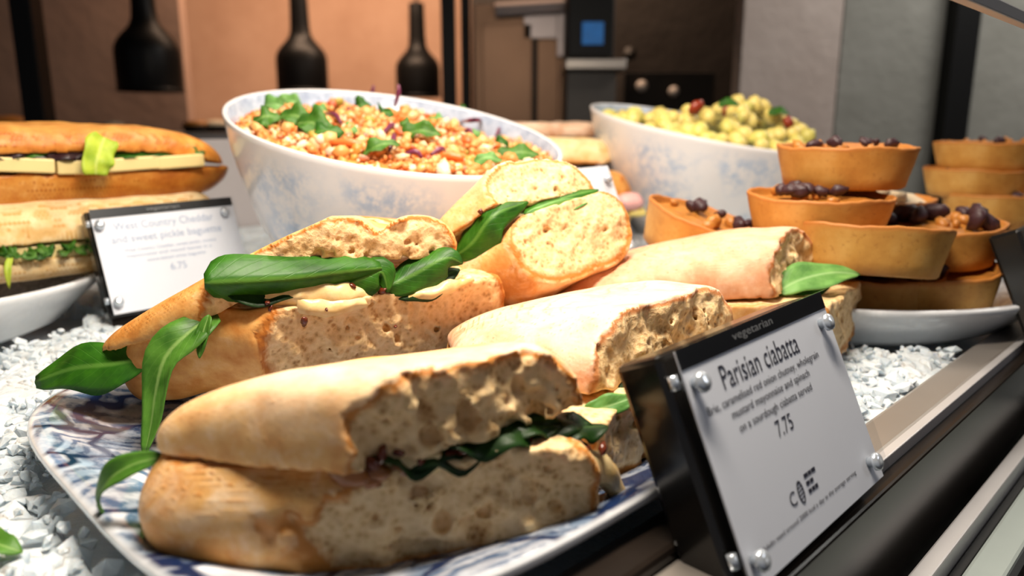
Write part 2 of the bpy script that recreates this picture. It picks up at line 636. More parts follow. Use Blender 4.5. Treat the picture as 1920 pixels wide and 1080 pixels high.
def vnoise(p, scale, seed=0):
    q = p / scale + seed * 17.31
    i = np.floor(q).astype(np.int64)
    f = q - i
    f = f * f * (3 - 2 * f)
    out = 0
    for dx in (0, 1):
        for dy in (0, 1):
            for dz in (0, 1):
                h = (i[..., 0] + dx) * 73856093 ^ (i[..., 1] + dy) * 19349663 ^ (i[..., 2] + dz) * 83492791
                w = (f[..., 0] if dx else 1 - f[..., 0]) * (f[..., 1] if dy else 1 - f[..., 1]) * (f[..., 2] if dz else 1 - f[..., 2])
                out = out + w * _tab[h & 4095]
    return out * 2 - 1


def surface_nets(Fv, org, h):
    """triangle-free iso surface of Fv<0 on a regular grid"""
    s = Fv < 0
    nx, ny, nz = Fv.shape
    c = (nx - 1, ny - 1, nz - 1)
    acc = np.zeros(c + (3,))
    cnt = np.zeros(c)
    corners = [(i, j, k) for i in (0, 1) for j in (0, 1) for k in (0, 1)]
    sl = lambda o: (slice(o[0], o[0] + c[0]), slice(o[1], o[1] + c[1]), slice(o[2], o[2] + c[2]))
    for a in corners:
        for ax in range(3):
            if a[ax]:
                continue
            b = list(a)
            b[ax] = 1
            fa, fb = Fv[sl(a)], Fv[sl(b)]
            x = s[sl(a)] != s[sl(b)]
            t = np.where(x, fa / np.where(x, fa - fb, 1), 0)
            cnt += x
            for d in range(3):
                acc[..., d] += np.where(x, a[d] + (t if d == ax else 0), 0)
    act = cnt > 0
    idx = -np.ones(c, np.int64)
    idx[act] = np.arange(act.sum())
    ii = np.argwhere(act)
    V = org + (ii + acc[act] / cnt[act][:, None]) * h
    Q = []
    for ax in range(3):
        o1, o2 = [d for d in range(3) if d != ax]
        if ax == 1:
            o1, o2 = o2, o1
        a = np.take(s, range(Fv.shape[ax] - 1), ax)
        b = np.take(s, range(1, Fv.shape[ax]), ax)
        ch = np.argwhere(a != b)
        ok = (ch[:, o1] > 0) & (ch[:, o2] > 0) & (ch[:, o1] < c[o1]) & (ch[:, o2] < c[o2])
        ch = ch[ok]
        sa = a[tuple(ch.T)]

        def cell(d1, d2):
            q = ch.copy()
            q[:, o1] -= d1
            q[:, o2] -= d2
            return idx[tuple(q.T)]
        q = np.stack([cell(1, 1), cell(0, 1), cell(0, 0), cell(1, 0)], 1)
        q[~sa] = q[~sa][:, ::-1]
        Q.append(q)
    return V, np.concatenate(Q)


def sd_poly(X, Y, poly):
    poly = np.asarray(poly, float)
    d = np.full(X.shape, 1e9)
    s = np.ones(X.shape)
    n = len(poly)
    for i in range(n):
        a, b = poly[i], poly[i - 1]
        ex, ey = b - a
        wx, wy = X - a[0], Y - a[1]
        t = np.clip((wx * ex + wy * ey) / (ex * ex + ey * ey), 0, 1)
        d = np.minimum(d, (wx - ex * t) ** 2 + (wy - ey * t) ** 2)
        c1 = Y >= a[1]
        c2 = Y < b[1]
        c3 = ex * wy > ey * wx
        s = np.where((c1 & c2 & c3) | (~c1 & ~c2 & ~c3), -s, s)
    return s * np.sqrt(d)


def blur2(a, k):
    for ax in (0, 1):
        for _ in range(2):
            p = np.pad(a, [(k, k) if i == ax else (0, 0) for i in (0, 1)], mode='edge')
            cs = np.cumsum(p, ax)
            cs = np.concatenate([np.zeros_like(np.take(cs, [0], ax)), cs], ax)
            n = a.shape[ax]
            a = (np.take(cs, range(2 * k + 1, 2 * k + 1 + n), ax) - np.take(cs, range(0, n), ax)) / (2 * k + 1)
    return a


class Frame:
    """a (maybe tilted) plane through three measured points: origin, ex, ey, ez(up)"""

    def __init__(s, a, b, c):
        a, b, c = (np.asarray(q, float) for q in (a, b, c))
        n = np.cross(b - a, c - a)
        n /= np.linalg.norm(n)
        if n[2] < 0:
            n = -n
        ex = np.array([1.0, 0, 0])
        ex -= n * n[0]
        ex /= np.linalg.norm(ex)
        s.O, s.R = a, np.stack([ex, np.cross(n, ex), n], 1)
        s.n = n

    def xy(s, x, y):
        z = s.O[2] - (s.n[0] * (x - s.O[0]) + s.n[1] * (y - s.O[1])) / s.n[2]
        return ((np.array([x, y, z]) - s.O) @ s.R)[:2]

    def w(s, V):
        return s.O + np.asarray(V) @ s.R.T


def bread(name, parent, mat, fr, poly, H, r, p=2.2, up=True, cuts=(), bend=None, res=0.0014, seed=0, rough=1.0,
          pores=120, pore_r=(0.0007, 0.0026), lump=0.0016, corner=6, tear=1.0, hfun=None, label=None, taper=None, tuck=0.0):
    """half a loaf: domed crust over a footprint, torn flat face, rough cut faces with real pores.
    poly and cuts in place x,y; cuts: ((x0,y0),(x1,y1), lean) keeps the left side of the line"""
    pl = np.array([fr.xy(*q) for q in poly])
    lo, hi = pl.min(0) - 0.008, pl.max(0) + 0.008
    z0, z1 = (-0.008, H * 1.25 + 0.012)
    nx, ny = int((hi[0] - lo[0]) / res) + 2, int((hi[1] - lo[1]) / res) + 2
    xs, ys = lo[0] + np.arange(nx) * res, lo[1] + np.arange(ny) * res
    bz = None
    if bend is not None:
        Xp, Yp = np.meshgrid(xs, ys, indexing='ij')
        bz = bend(Xp, Yp)
        bz = bz if up else -bz
        z0 += min(0, bz.min())
        z1 += max(0, bz.max())
    nz = int((z1 - z0) / res) + 2
    zs = z0 + np.arange(nz) * res
    X, Y, Z = np.meshgrid(xs, ys, zs, indexing='ij')
    Z0 = Z
    if bz is not None:
        Z = Z - bz[:, :, None]
    d2 = blur2(sd_poly(X[:, :, 0], Y[:, :, 0], pl), corner)[:, :, None]
    pts = np.stack([X, Y, Z], -1)
    if not up:
        d2 = d2 + tuck * np.clip(1 - Z / 0.018, 0, 1) ** 2
    q1 = np.maximum(0, (r + d2) / r)
    Hh = H if hfun is None else H * hfun(X, Y)
    if taper is not None:
        a, b = fr.xy(*cuts[0][0]), fr.xy(*cuts[0][1])
        t = (b - a) / np.linalg.norm(b - a)
        back = -((X - a[0]) * t[1] - (Y - a[1]) * t[0])
        Hh = Hh * (1 - taper[0] * np.clip(back / taper[1], 0, 1) ** 1.3)
    fo = ((q1 ** p + np.maximum(0, Z / Hh) ** p) ** (1 / p) - 1) * min(r, H)
    fo = fo + lump * vnoise(pts, 0.028, seed) + 0.3 * lump * vnoise(pts, 0.011, seed + 1)
    ft = -Z + tear * (0.0014 * vnoise(pts, 0.012, seed + 2) + 0.0008 * vnoise(pts, 0.005, seed + 3))
    f = np.maximum(fo, ft)
    rng = np.random.default_rng(100 + seed)
    for (a, b, lean) in cuts:
        a, b = fr.xy(*a), fr.xy(*b)
        t = (b - a) / np.linalg.norm(b - a)
        n = np.array([t[1], -t[0]])
        base = (X - a[0]) * n[0] + (Y - a[1]) * n[1] + lean * Z
        fc = base + rough * (0.0030 * vnoise(pts, 0.016, seed + 4) + 0.0020 * vnoise(pts, 0.007, seed + 5) + 0.0012 * vnoise(pts, 0.0036, seed + 6))
        f = np.maximum(f, fc)
        L = np.linalg.norm(b - a)
        for _ in range(pores):
            u = rng.uniform(-0.1, 1.1) * L
            c2 = a + t * u - n * rng.uniform(-0.001, 0.002)
            cz = rng.uniform(0.001, H)
            c2 = c2 - n * lean * cz
            rr = rng.uniform(0, 1) ** 2.2 * (pore_r[1] - pore_r[0]) + pore_r[0]
            sq = rng.uniform(0.6, 1.6)
            k = int(rr * 2 / res) + 2
            ic = ((np.array([c2[0], c2[1], cz]) - np.array([lo[0], lo[1], z0])) / res).astype(int)
            s3 = tuple(slice(max(0, i - k), max(0, i + k + 1)) for i in ic)
            if 0 in f[s3].shape:
                continue
            if fo[s3].max() > -0.0012:
                continue
            dd = np.sqrt((X[s3] - c2[0]) ** 2 + (Y[s3] - c2[1]) ** 2 + ((Z[s3] - cz) * sq) ** 2)
            f[s3] = np.maximum(f[s3], rr - dd)
    f[[0, -1]] = 1
    f[:, [0, -1]] = 1
    f[:, :, [0, -1]] = 1
    org = np.array([lo[0], lo[1], z0])
    V, Q = surface_nets(f, org, res)
    ii = np.clip(((V - org) / res + 0.5).astype(int), 0, np.array(f.shape) - 1)
    depth = -fo[tuple(ii.T)]
    cr = np.clip((depth - 0.0004) / 0.0042, 0, 1)
    if not up:
        V = V * np.array([1, 1, -1.0])
        Q = Q[:, ::-1]
    dust = np.clip(V[:, 2] / H * 1.5 - 0.35, 0, 1) if up else np.zeros(len(V))
    o = add(name, fr.w(V), Q, mat, parent, attrs={'crumb': cr, 'dust': dust})
    if label:
        o['label'] = label
    return o


def leaf(name, parent, mat, pts, width, nrm=(0, -0.4, 1), fold=0.25, curl=0.0, ruffle=0.12, seed=0, power=0.75, n=18, m=9, taper=(0.06, 0.0), **kw):
    """a leaf blade along a spine of place points"""
    p = catmull(pts, n)
    t = np.linspace(0, 1, n)
    T = np.gradient(p, axis=0)
    T /= np.linalg.norm(T, axis=1)[:, None] + 1e-12
    N0 = np.asarray(nrm, float)
    N0 = N0 / np.linalg.norm(N0)
    Sd = np.cross(T, N0)
    Sd /= np.linalg.norm(Sd, axis=1)[:, None] + 1e-12
    N = np.cross(Sd, T)
    w = width / 2 * np.maximum(taper[0] + (1 - taper[0]) * np.sin(np.pi * t ** power) ** 0.8, 0.02)
    rng = np.random.default_rng(seed)
    ph = rng.uniform(0, 6.28, 4)
    s = np.linspace(-1, 1, m)
    V, uv = [], []
    for i in range(n):
        for sj in s:
            ww = w[i] * (1 + 0.10 * math.sin(9 * t[i] + ph[0] + 2 * sj))
            off = fold * abs(sj) ** 1.3 * ww + curl * sj * abs(sj) * ww
            off += ruffle * ww * abs(sj) * math.sin(13 * t[i] + ph[1] + (1.8 if sj > 0 else 0)) + 0.05 * ww * math.sin(6 * sj + 8 * t[i] + ph[2])
            V.append(p[i] + Sd[i] * sj * ww + N[i] * off)
            uv.append((0.5 + sj / 2, t[i]))
    F = []
    for i in range(n - 1):
        for j in range(m - 1):
            a = i * m + j
            F.append((a, a + 1, a + m + 1, a + m))
    o = add(name, V, F, mat, parent, uv=uv, **kw)
    md = o.modifiers.new('thickness', 'SOLIDIFY')
    md.thickness = 0.0005
    md.offset = 0
    return o


_ico = {}


def blob(c, r, sub=1, seed=0, amp=0.25, sc=(1, 1, 1), R=None):
    if sub not in _ico:
        bm = bmesh.new()
        bmesh.ops.create_icosphere(bm, subdivisions=sub, radius=1)
        bm.verts.index_update()
        _ico[sub] = (np.array([v.co[:] for v in bm.verts]), [[v.index for v in f.verts] for f in bm.faces])
        bm.free()
    V, F = _ico[sub]
    rng = np.random.default_rng(seed)
    V = V * (1 + amp * rng.uniform(-1, 1, len(V))[:, None]) * np.asarray(sc) * r
    if R is None:
        R = euler(*rng.uniform(0, 6.28, 3))
    return np.asarray(c) + V @ np.asarray(R).T, F


def vec(px, py, Y):
    return P(px, py, Y)


# ================================================================== SETTING: room
FLOOR = -0.95
fl = span('floor', -4, 4, -1.8, 4.6, FLOOR - 0.06, FLOOR, M['floor'])
props(fl, kind='structure')
ce = span('ceiling', -4, 4, -1.8, 4.6, 1.6, 1.66, M['ceiling'])
props(ce, kind='structure')
wb = span('wall_back', -4, 4, 4.3, 4.42, FLOOR, 1.6, M['wall_clay'])
props(wb, kind='structure')
wl = span('wall_left', -4.1, -4, -1.8, 4.42, FLOOR, 1.6, M['wall_brown'])
props(wl, kind='structure')
wr = span('wall_right', 4, 4.1, -1.8, 4.42, FLOOR, 1.6, M['wall_dark'])
props(wr, kind='structure')

Q = math.sqrt(0.5)
UD, VD, ZD = np.array([Q, Q, 0]), np.array([-Q, Q, 0]), np.array([0, 0, 1.0])
CAX = np.stack([UD, VD, ZD])                 # the display case runs at 45 degrees to the view


def case(u, v, z):
    return UD * u + VD * v + ZD * z


def cbox(name, u0, u1, v0, v1, z0, z1, mat, parent=None, **kw):
    return box(name, case((u0 + u1) / 2, (v0 + v1) / 2, (z0 + z1) / 2), ((u1 - u0) / 2, (v1 - v0) / 2, (z1 - z0) / 2), mat, parent, ax=CAX, **kw)


# ---- brown partition beside the heat lamps, recess behind the ovens, grey panels and dark pillar
xp = P(345, 120, 3.0)[0]
props(span('wall_partition', -3.9, xp, 3.0, 3.06, FLOOR, 1.6, M['wall_brown']), kind='structure')
xa, xb = P(1150, 100, 2.9)[0], P(1392, 100, 2.9)[0]
props(span('wall_recess', P(884, 100, 3.1)[0], xb + 0.9, 3.1, 3.16, FLOOR, 1.6, M['wall_dark']), kind='structure')
YG = 2.2
wg = span('wall_kitchen', P(1390, 100, YG)[0], P(1576, 100, YG)[0] - 0.002, YG, YG + 0.08, FLOOR, 1.6, M['panel_grey'])
props(wg, kind='structure')
wg2 = span('wall_kitchen', P(1576, 100, YG)[0] + 0.002, P(1775, 100, YG)[0], YG + 0.004, YG + 0.08, FLOOR, 1.6, M['panel_green'])
props(wg2, kind='structure')
pil = span('pillar', P(1756, 200, YG)[0], P(1801, 200, YG)[0], YG - 0.05, YG + 0.06, FLOOR, 1.6, M['lamp_black'])
props(pil, kind='structure')
wg3 = span('wall_kitchen', P(1822, 100, YG)[0], 3.9, YG + 0.004, YG + 0.08, FLOOR, 1.6, M['panel_green'])
props(wg3, kind='structure')

# ---- posts
for (px, Y, w, lab) in ((62, 1.9, 0.052, 'black steel post beside the brown partition, standing alone behind the baguettes'),
                        (842, 2.45, 0.044, 'thicker black steel post between the third pendant lamp and the bronze oven'),
                        (874, 2.62, 0.032, 'thin black steel post right beside the bronze oven door')):
    x = P(px, 120, Y)[0]
    t = thing('support_post', (x, Y, FLOOR), lab, 'post')
    span('upright', x - w / 2, x + w / 2, Y - w / 2, Y + w / 2, FLOOR + 0.01, 1.595, M['lamp_black'], t)
    span('foot_plate', x - w * .7, x + w * .7, Y - w * .7, Y + w * .7, FLOOR, FLOOR + 0.01, M['lamp_black'], t)

# ---- kitchen pass counter
pc = thing('kitchen_counter', (-1.5, 3.2, FLOOR), 'dark kitchen pass counter under the three black pendant lamps', 'counter')
span('worktop', -3.6, P(820, 200, 2.6)[0], 2.3, 2.95, 0.115, 0.145, M['steel'], pc)
span('body', -3.55, P(820, 200, 2.6)[0] - 0.03, 2.33, 2.92, FLOOR, 0.115, M['case_dark'], pc)
# hot dishes under the lamps
for (px, Y, w, m_, lab) in ((368, 2.42, 0.05, M['filling'], 'orange hot dish on the pass counter below the partition edge'),
                            (405, 2.46, 0.06, M['filling_pale'], 'pinkish pale dish on the pass counter beside the big bowl'),
                            (25, 2.42, 0.10, M['filling'], 'brown dish on the pass counter behind the top baguette'),
                            (212, 2.44, 0.04, M['filling_pale'], 'small pale dish on the pass counter under the first pendant lamp')):
    c = P(px, 220, Y)
    t = thing('hot_dish', (c[0], Y, 0.145), lab, 'dish')
    V, F = lathe((c[0], Y, 0.145), [(0.0, 0.0), (w * 0.7, 0), (w, 0.02), (w * 0.97, 0.021), (w * 0.7, 0.005), (0, 0.005)], 24)
    add('dish', V, F, M['lamp_black'], t)
    V, F = blob((c[0], Y, 0.170), w * 0.80, 2, int(px), 0.12, (1, 1, 0.32), I3)
    add('food', V, F, m_, t)

# ---- pendant heat lamps
for (px, Y, R, ybot, lab) in ((284, 2.5, 0.100, 172, 'largest black bottle-shaped pendant lamp in front of the brown partition'),
                              (569, 3.1, 0.100, 172, 'middle black pendant lamp hanging above the big salad bowl in front of the clay wall'),
                              (785, 3.5, 0.100, 182, 'smallest black pendant lamp hanging next to the thick steel post')):
    c = P(px, ybot, Y)
    t = thing('pendant_lamp', tuple(c), lab, 'lamp', 'black pendant heat lamps')
    k = R / 0.1
    prof = [(0.098, 0.0), (0.1, 0.004), (0.1, 0.120), (0.097, 0.140), (0.086, 0.162), (0.066, 0.184), (0.048, 0.205), (0.040, 0.225), (0.037, 0.26),
            (0.035, 0.33), (0.0335, 0.40), (0.033, 0.402), (0.030, 0.404), (0.030, 0.30), (0.036, 0.22), (0.060, 0.178), (0.090, 0.14), (0.094, 0.004)]
    V, F = lathe(c, [(r * k, z * k) for r, z in prof], 40)
    add('lamp_shade', V, F, M['lamp_black'], t)
    V, F = tube([c + (0, 0, 0.39 * k), (c[0], c[1], 1.2), (c[0], c[1], 1.6)], 0.006, 6, 8)
    add('cord', V, F, M['rubber'], t)
    V, F = lathe(c + (0, 0, 0.03), [(0.0, 0.0), (0.03, 0.006), (0.045, 0.03), (0.04, 0.06), (0.02, 0.10), (0.0, 0.11)], 20)
    add('bulb', V, F, M['heat_bulb'], t)
    V, F = lathe(c + (0.0, 0, 0.0), [(0.1015 * k, 0.0), (0.1025 * k, 0.004), (0.1015 * k, 0.010)], 40)
    add('rim_ring', V, F, M['lamp_black'], t)

# ---- ovens
YO = 2.45
xl, xr_ = P(890, 100, YO)[0], P(1060, 100, YO)[0]
zt = P(975, 8, YO)[2]
ov = thing('oven', ((xl + xr_) / 2, YO + 0.2, FLOOR), 'tall bronze and steel oven cabinet behind the salad bowl', 'oven')
span('cabinet', xl, xr_, YO, YO + 0.45, FLOOR, zt, M['oven_brown'], ov)
xd = P(1002, 100, YO)[0]
span('door', xl + 0.025, xd - 0.010, YO - 0.018, YO - 0.001, FLOOR + 0.1, zt - 0.06, M['oven_brown'], ov)
hd = span('handle_slot', xd - 0.006, xd + 0.010, YO - 0.010, YO + 0.003, FLOOR + 0.1, P(1000, 75, YO)[2], M['lamp_black'], ov)
span('side_frame', P(1043, 100, YO)[0], xr_ + 0.004, YO - 0.022, YO + 0.01, P(1043, 108, YO)[2], zt + 0.004, M['oven_steel'], ov)
span('side_frame', P(1046, 100, YO)[0], xr_ + 0.002, YO - 0.016, YO + 0.01, FLOOR + 0.1, P(1043, 110, YO)[2], M['oven_brown'], ov)
box('hood', ((xl + xr_) / 2 + 0.03, YO - 0.02, zt - 0.012), ((xr_ - xl) / 2 - 0.035, 0.035, 0.016), M['oven_steel'], ov, ax=euler(0.3, -0.06, 0).T)
box('sheen_plate', (P(1015, 60, YO)[0], YO - 0.012, P(1015, 45, YO)[2]), (0.055, 0.006, 0.045), M['oven_steel'], ov)  # plate added for the soft pale sheen at the top of the oven front

YD = 2.22
x0, x1 = P(1064, 60, YD)[0], P(1152, 60, YD)[0]
dz0, dz1 = P(1100, 108, YD)[2], P(1100, 0, YD)[2]
dp = thing('control_display', ((x0 + x1) / 2, YD + 0.1, FLOOR), 'black control unit with a small lit blue screen beside the oven', 'display')
span('housing', x0, x1, YD, YD + 0.15, dz0, dz1 + 0.02, M['oven_dark'], dp)
span('bezel', x0 + 0.004, x1 - 0.004, YD - 0.008, YD, dz0 + 0.006, dz1 + 0.01, M['lamp_black'], dp)
sx0, sx1 = P(1091, 60, YD)[0], P(1131, 60, YD)[0]
span('screen', sx0, sx1, YD - 0.011, YD - 0.006, P(1100, 84, YD)[2], P(1100, 42, YD)[2], M['screen'], dp)
span('shelf', x0 - 0.006, P(1172, 120, YD)[0], YD - 0.03, YD + 0.16, P(1100, 131, YD)[2], P(1100, 112, YD)[2], M['steel'], dp)
span('cabinet', x0, x1 + 0.01, YD + 0.01, YD + 0.19, FLOOR, P(1100, 133, YD)[2], plain('grey_brown_laminate', (0.050, 0.042, 0.035, 1), 0.45), dp)

YM = 2.7
c = P(1235, 190, YM)
mc = thing('coffee_machine', (c[0], YM, FLOOR), 'dark machine with two round shiny knobs behind the second bowl', 'machine')
span('body', P(1170, 160, YM)[0], P(1340, 160, YM)[0], YM, YM + 0.3, FLOOR, P(1235, 135, YM)[2], M['wall_dark'], mc)
for (px, py, r) in ((1204, 161, 0.020), (1264, 171, 0.018)):
    q = P(px, py, YM - 0.02)
    V, F = lathe(q, [(0, -0.03), (r * 0.5, -0.028), (r, -0.012), (r * 0.95, 0.0), (r * 0.6, 0.012), (0, 0.016)], 20, R=euler(math.pi / 2, 0, 0))
    add('knob', V, F, plain('frosted_knob', (0.86, 0.78, 0.70, 1), 0.4, 0.0), mc)
q = P(1181, 101, YM + 0.05)
V, F = lathe(q, [(0, -0.02), (0.022, -0.018), (0.024, 0.0), (0, 0.006)], 20, R=euler(math.pi / 2, 0, 0))
add('dial', V, F, M['oven_dark'], mc)

# ================================================================== display case
dc = thing('display_case', tuple(case(0.5, 0.6, FLOOR)), 'refrigerated display case filled with crushed ice and dark glossy front', 'display case')
U0, U1, V1 = -0.75, 1.6, 1.18
cbox('body', U0, U1, 0.060, V1, FLOOR, -0.075, M['case_dark'], dc)
cbox('tray_floor', U0, U1, 0.112, V1, -0.075, -0.045, M['steel'], dc)
cbox('front_panel', U0, U1, 0.100, 0.111, -0.075, -0.004, M['case_dark'], dc)
cbox('ledge', U0, U1, 0.1105, 0.1315, -0.045, 0.003, M['steel'], dc)
cbox('ledge_highlight', U0, U1, 0.1075, 0.1125, -0.010, 0.0025, M['rail_steel'], dc)  # pale strip drawn as the bright highlight along the ledge edge
cbox('glass_channel', U0, U1, 0.0830, 0.0915, -0.075, -0.050, M['rail_steel'], dc)
cbox('front_sill', U0, U1, 0.0610, 0.0775, -0.075, -0.060, M['rail_green'], dc)
cbox('seal', U0, U1, 0.0780, 0.0825, -0.075, -0.062, M['rubber'], dc)
cbox('canopy_rail', 0.1, U1, 0.097, 0.103, 0.207, 0.213, M['rail_steel'], dc)
cbox('canopy_post', U1 - 0.03, U1 - 0.005, 0.0935, 0.1065, -0.005, 0.207, M['rail_steel'], dc)
cbox('shade_strip', U0, 0.37, 0.131, 0.150, -0.045, 0.008, M['case_dark'], dc)  # dark box standing in for the shadow between platter and ledge
cbox('back_panel', U0, U1, V1 - 0.02, V1, -0.045, 0.140, plain('grey_case_lining', (0.50, 0.46, 0.46, 1), 0.4), dc)

# ---- where plates stand, so that the ice stays clear of them: (u,v centre, half sizes, exponent)
PLAT = dict(c=(0.233, 0.298), a=(0.167, 0.152), n=4.0)
TP = G(1560, 545, 0.024)
LP = (0.0, 0.712)
PLATES_XY = [(0.285, 0.640, 0.165, 0.135), tuple(case(*LP, 0)[:2]) + (0.20, 0.105), (0.092, 0.90, 0.095, 0.080), (0.56, 0.86, 0.115, 0.115)]


def on_plate(x, y, grow=1.0):
    u, v = (x + y) * Q, (y - x) * Q
    m = (abs((u - PLAT['c'][0]) / PLAT['a'][0] / grow) ** PLAT['n'] + abs((v - PLAT['c'][1]) / PLAT['a'][1] / grow) ** PLAT['n']) < 1
    for i, (cx, cy, a, b) in enumerate(PLATES_XY):
        if i == 1:
            m = m | ((((u - LP[0]) / a / grow) ** 2 + ((v - LP[1]) / b / grow) ** 2) < 1)
        else:
            m = m | ((((x - cx) / a / grow) ** 2 + ((y - cy) / b / grow) ** 2) < 1)
    for (cx, cy, r) in ((-0.104, 0.70, 0.080), (0.262, 1.02, 0.08)):
        m = m | (((x - cx) ** 2 + (y - cy) ** 2) < (r * grow) ** 2)
    return m


# ---- crushed ice
nu, nv = 300, 200
us = np.linspace(U0 + 0.01, 1.15, nu)
vs = np.linspace(0.1325, V1 - 0.025, nv)
uu, vv = np.meshgrid(us, vs, indexing='ij')
xx, yy = (uu - vv) * Q, (uu + vv) * Q
p3 = np.stack([xx, yy, np.zeros_like(xx)], -1)
zz = -0.001 + 0.006 * vnoise(p3, 0.05, 1) + 0.004 * vnoise(p3, 0.018, 2) + 0.003 * np.abs(vnoise(p3, 0.009, 3))
zz = np.where(on_plate(xx, yy, 1.0), -0.014, zz)
zz[:, :2] = np.minimum(zz[:, :2], -0.002)
V = np.stack([xx, yy, zz], -1).reshape(-1, 3)
a = (np.arange(nu - 1)[:, None] * nv + np.arange(nv - 1)).ravel()
F = np.stack([a, a + nv, a + nv + 1, a + 1], 1)
parts = [(V, F.tolist())]
rng = np.random.default_rng(3)
k = 0
chips = []
while k < 11000:
    u, v = rng.uniform(-0.4, 0.95), rng.uniform(0.136, 0.75)
    x, y = (u - v) * Q, (u + v) * Q
    if on_plate(x, y, 0.97) or y < 0.1 or (v < 0.152 and u < 0.37):
        continue
    big_ = rng.uniform() < 0.35
    r = rng.uniform(0.0040, 0.0080) if big_ else rng.uniform(0.0012, 0.0036)
    hp = 0.006 * vnoise(np.array([[x, y, 0.3]]), 0.05, 4)[0]
    chips.append(blob((x, y, rng.uniform(-0.0015, 0.0025) - (0.002 if big_ else 0) + max(0, hp)), r, 1, k, 0.30, (1, rng.uniform(.6, 1), rng.uniform(.3, .7)), euler(rng.normal(0, .35), rng.normal(0, .35), rng.uniform(0, 6.28)) if big_ else None))
    k += 1
parts += chips
V, F = merge(parts)
ice = add('crushed_ice', V, F, M['ice'], None, smooth=False)
props(ice, 'white crushed ice heaped over the floor of the display case', 'ice', None, 'stuff')


# ---- plates
def platter(name, c, a, b, ex, rot, mat, label, depth=0.02, well=0.72):
    prof = [(0.0, 0.007), (well * 0.5, 0.007), (well, 0.0075), (well + 0.07, 0.011), (0.95, depth), (0.985, depth + 0.0012), (1.0, depth + 0.0006), (1.004, depth - 0.0015),
            (0.99, depth - 0.005), (well + 0.12, 0.002), (well + 0.04, -0.004), (well - 0.05, -0.006), (0, -0.006)]
    rt = euler(0, 0, rot)
    V, F = lathe((0, 0, 0), prof, 120, sx=a, sy=b, ex=ex)
    n = 120
    rr = np.repeat([q[0] for q in prof], n)
    zi = np.repeat(np.arange(len(prof)), n)
    pr = np.where((zi <= 5), 1.0, 0.12)
    V = np.asarray(c) + V @ rt.T
    o = add(name, V, F, mat, None, attrs={'print': pr}, base=(c[0], c[1], c[2] - 0.006))
    return props(o, label, 'plate')


pc0 = case(PLAT['c'][0], PLAT['c'][1], 0.0)
platter('serving_platter', pc0, PLAT['a'][0], PLAT['a'][1], PLAT['n'], math.pi / 4, M['china'],
        'blue and white leaf-printed square platter holding the ciabatta sandwiches', 0.021)
for (cx, cy, a_, b_), lab, mt, dp_ in zip(PLATES_XY,
        ('oval white plate with pale blue print under the pile of tarts', 'white plate under the two stacked baguettes',
         'blue patterned plate behind the ciabatta, under the filled rolls', 'round plate under the rear stack of tarts'),
        ('china_small', 'china_small', 'china_small', 'china_small'), (0.030, 0.036, 0.022, 0.024)):
    platter('oval_plate', np.array([cx, cy, 0.0]), a_, b_, 2.0, math.pi / 4 if 'baguettes' in lab else 0.0, M[mt], lab, dp_, 0.70)


# ---- slanted salad bowls
def bowl(c, R, zc, ax, ay, label):
    t = [(0.0, 0.02), (0.36, 0.02), (0.40, 0.0), (0.44, 0.0), (0.47, 0.03), (0.60, 0.13), (0.73, 0.28), (0.84, 0.47), (0.915, 0.66), (0.965, 0.83), (0.990, 0.96),
         (0.998, 0.992), (0.992, 1.0), (0.978, 1.0), (0.968, 0.990), (0.945, 0.84), (0.89, 0.66), (0.81, 0.48), (0.70, 0.31), (0.56, 0.17), (0.40, 0.09), (0.0, 0.07)]
    prof = [(r * R, z * zc) for r, z in t]

    def warp(v):
        v = v.copy()
        v[:, 2] = v[:, 2] * (1 + (ax * v[:, 0] + ay * v[:, 1]) / zc)
        return v
    n = 96
    V, F = lathe(c, prof, n, warp=warp)
    ri = np.repeat(np.arange(len(t)), n)
    o = add('salad_bowl', V, F, M['bowl'], None, attrs={'print': ((ri > 4) & (ri < 10)) * 1.0, 'inside': (ri > 13) * 1.0}, base=tuple(c))
    return props(o, label, 'bowl')


B1c = np.array([-0.104, 0.70, -0.004])
B1 = dict(c=B1c, R=0.151, z=0.162, ax=-0.160, ay=0.20)
bowl(B1['c'], B1['R'], B1['z'], B1['ax'], B1['ay'], 'large white bowl with faint blue flower print, full of grain salad')
B2c = np.array([0.262, 1.02, -0.004])
B2 = dict(c=B2c, R=0.158, z=0.163, ax=-0.16, ay=0.14)
bowl(B2['c'], B2['R'], B2['z'], B2['ax'], B2['ay'], 'white slanted bowl with faint blue print, holding yellow pasta salad')


def surf(B, x, y, drop):
    return B['c'][2] + B['z'] - drop + B['ax'] * x + (B['ay'] - 0.07) * y


def hue_mat(name, stops, rough=0.4):
    m = NT(name)
    a = m.attr('hue')
    c = m.ramp(a, stops)
    c = m.mix(m.math('MULTIPLY', m.noise(250, 3), 0.35), c, (0.55, 0.25, 0.06, 1))
    m.bs(Base_Color=c, Roughness=rough)
    m.b.inputs['Subsurface Weight'].default_value = 0.1
    m.b.inputs['Subsurface Radius'].default_value = (0.004, 0.002, 0.001)
    return m.m


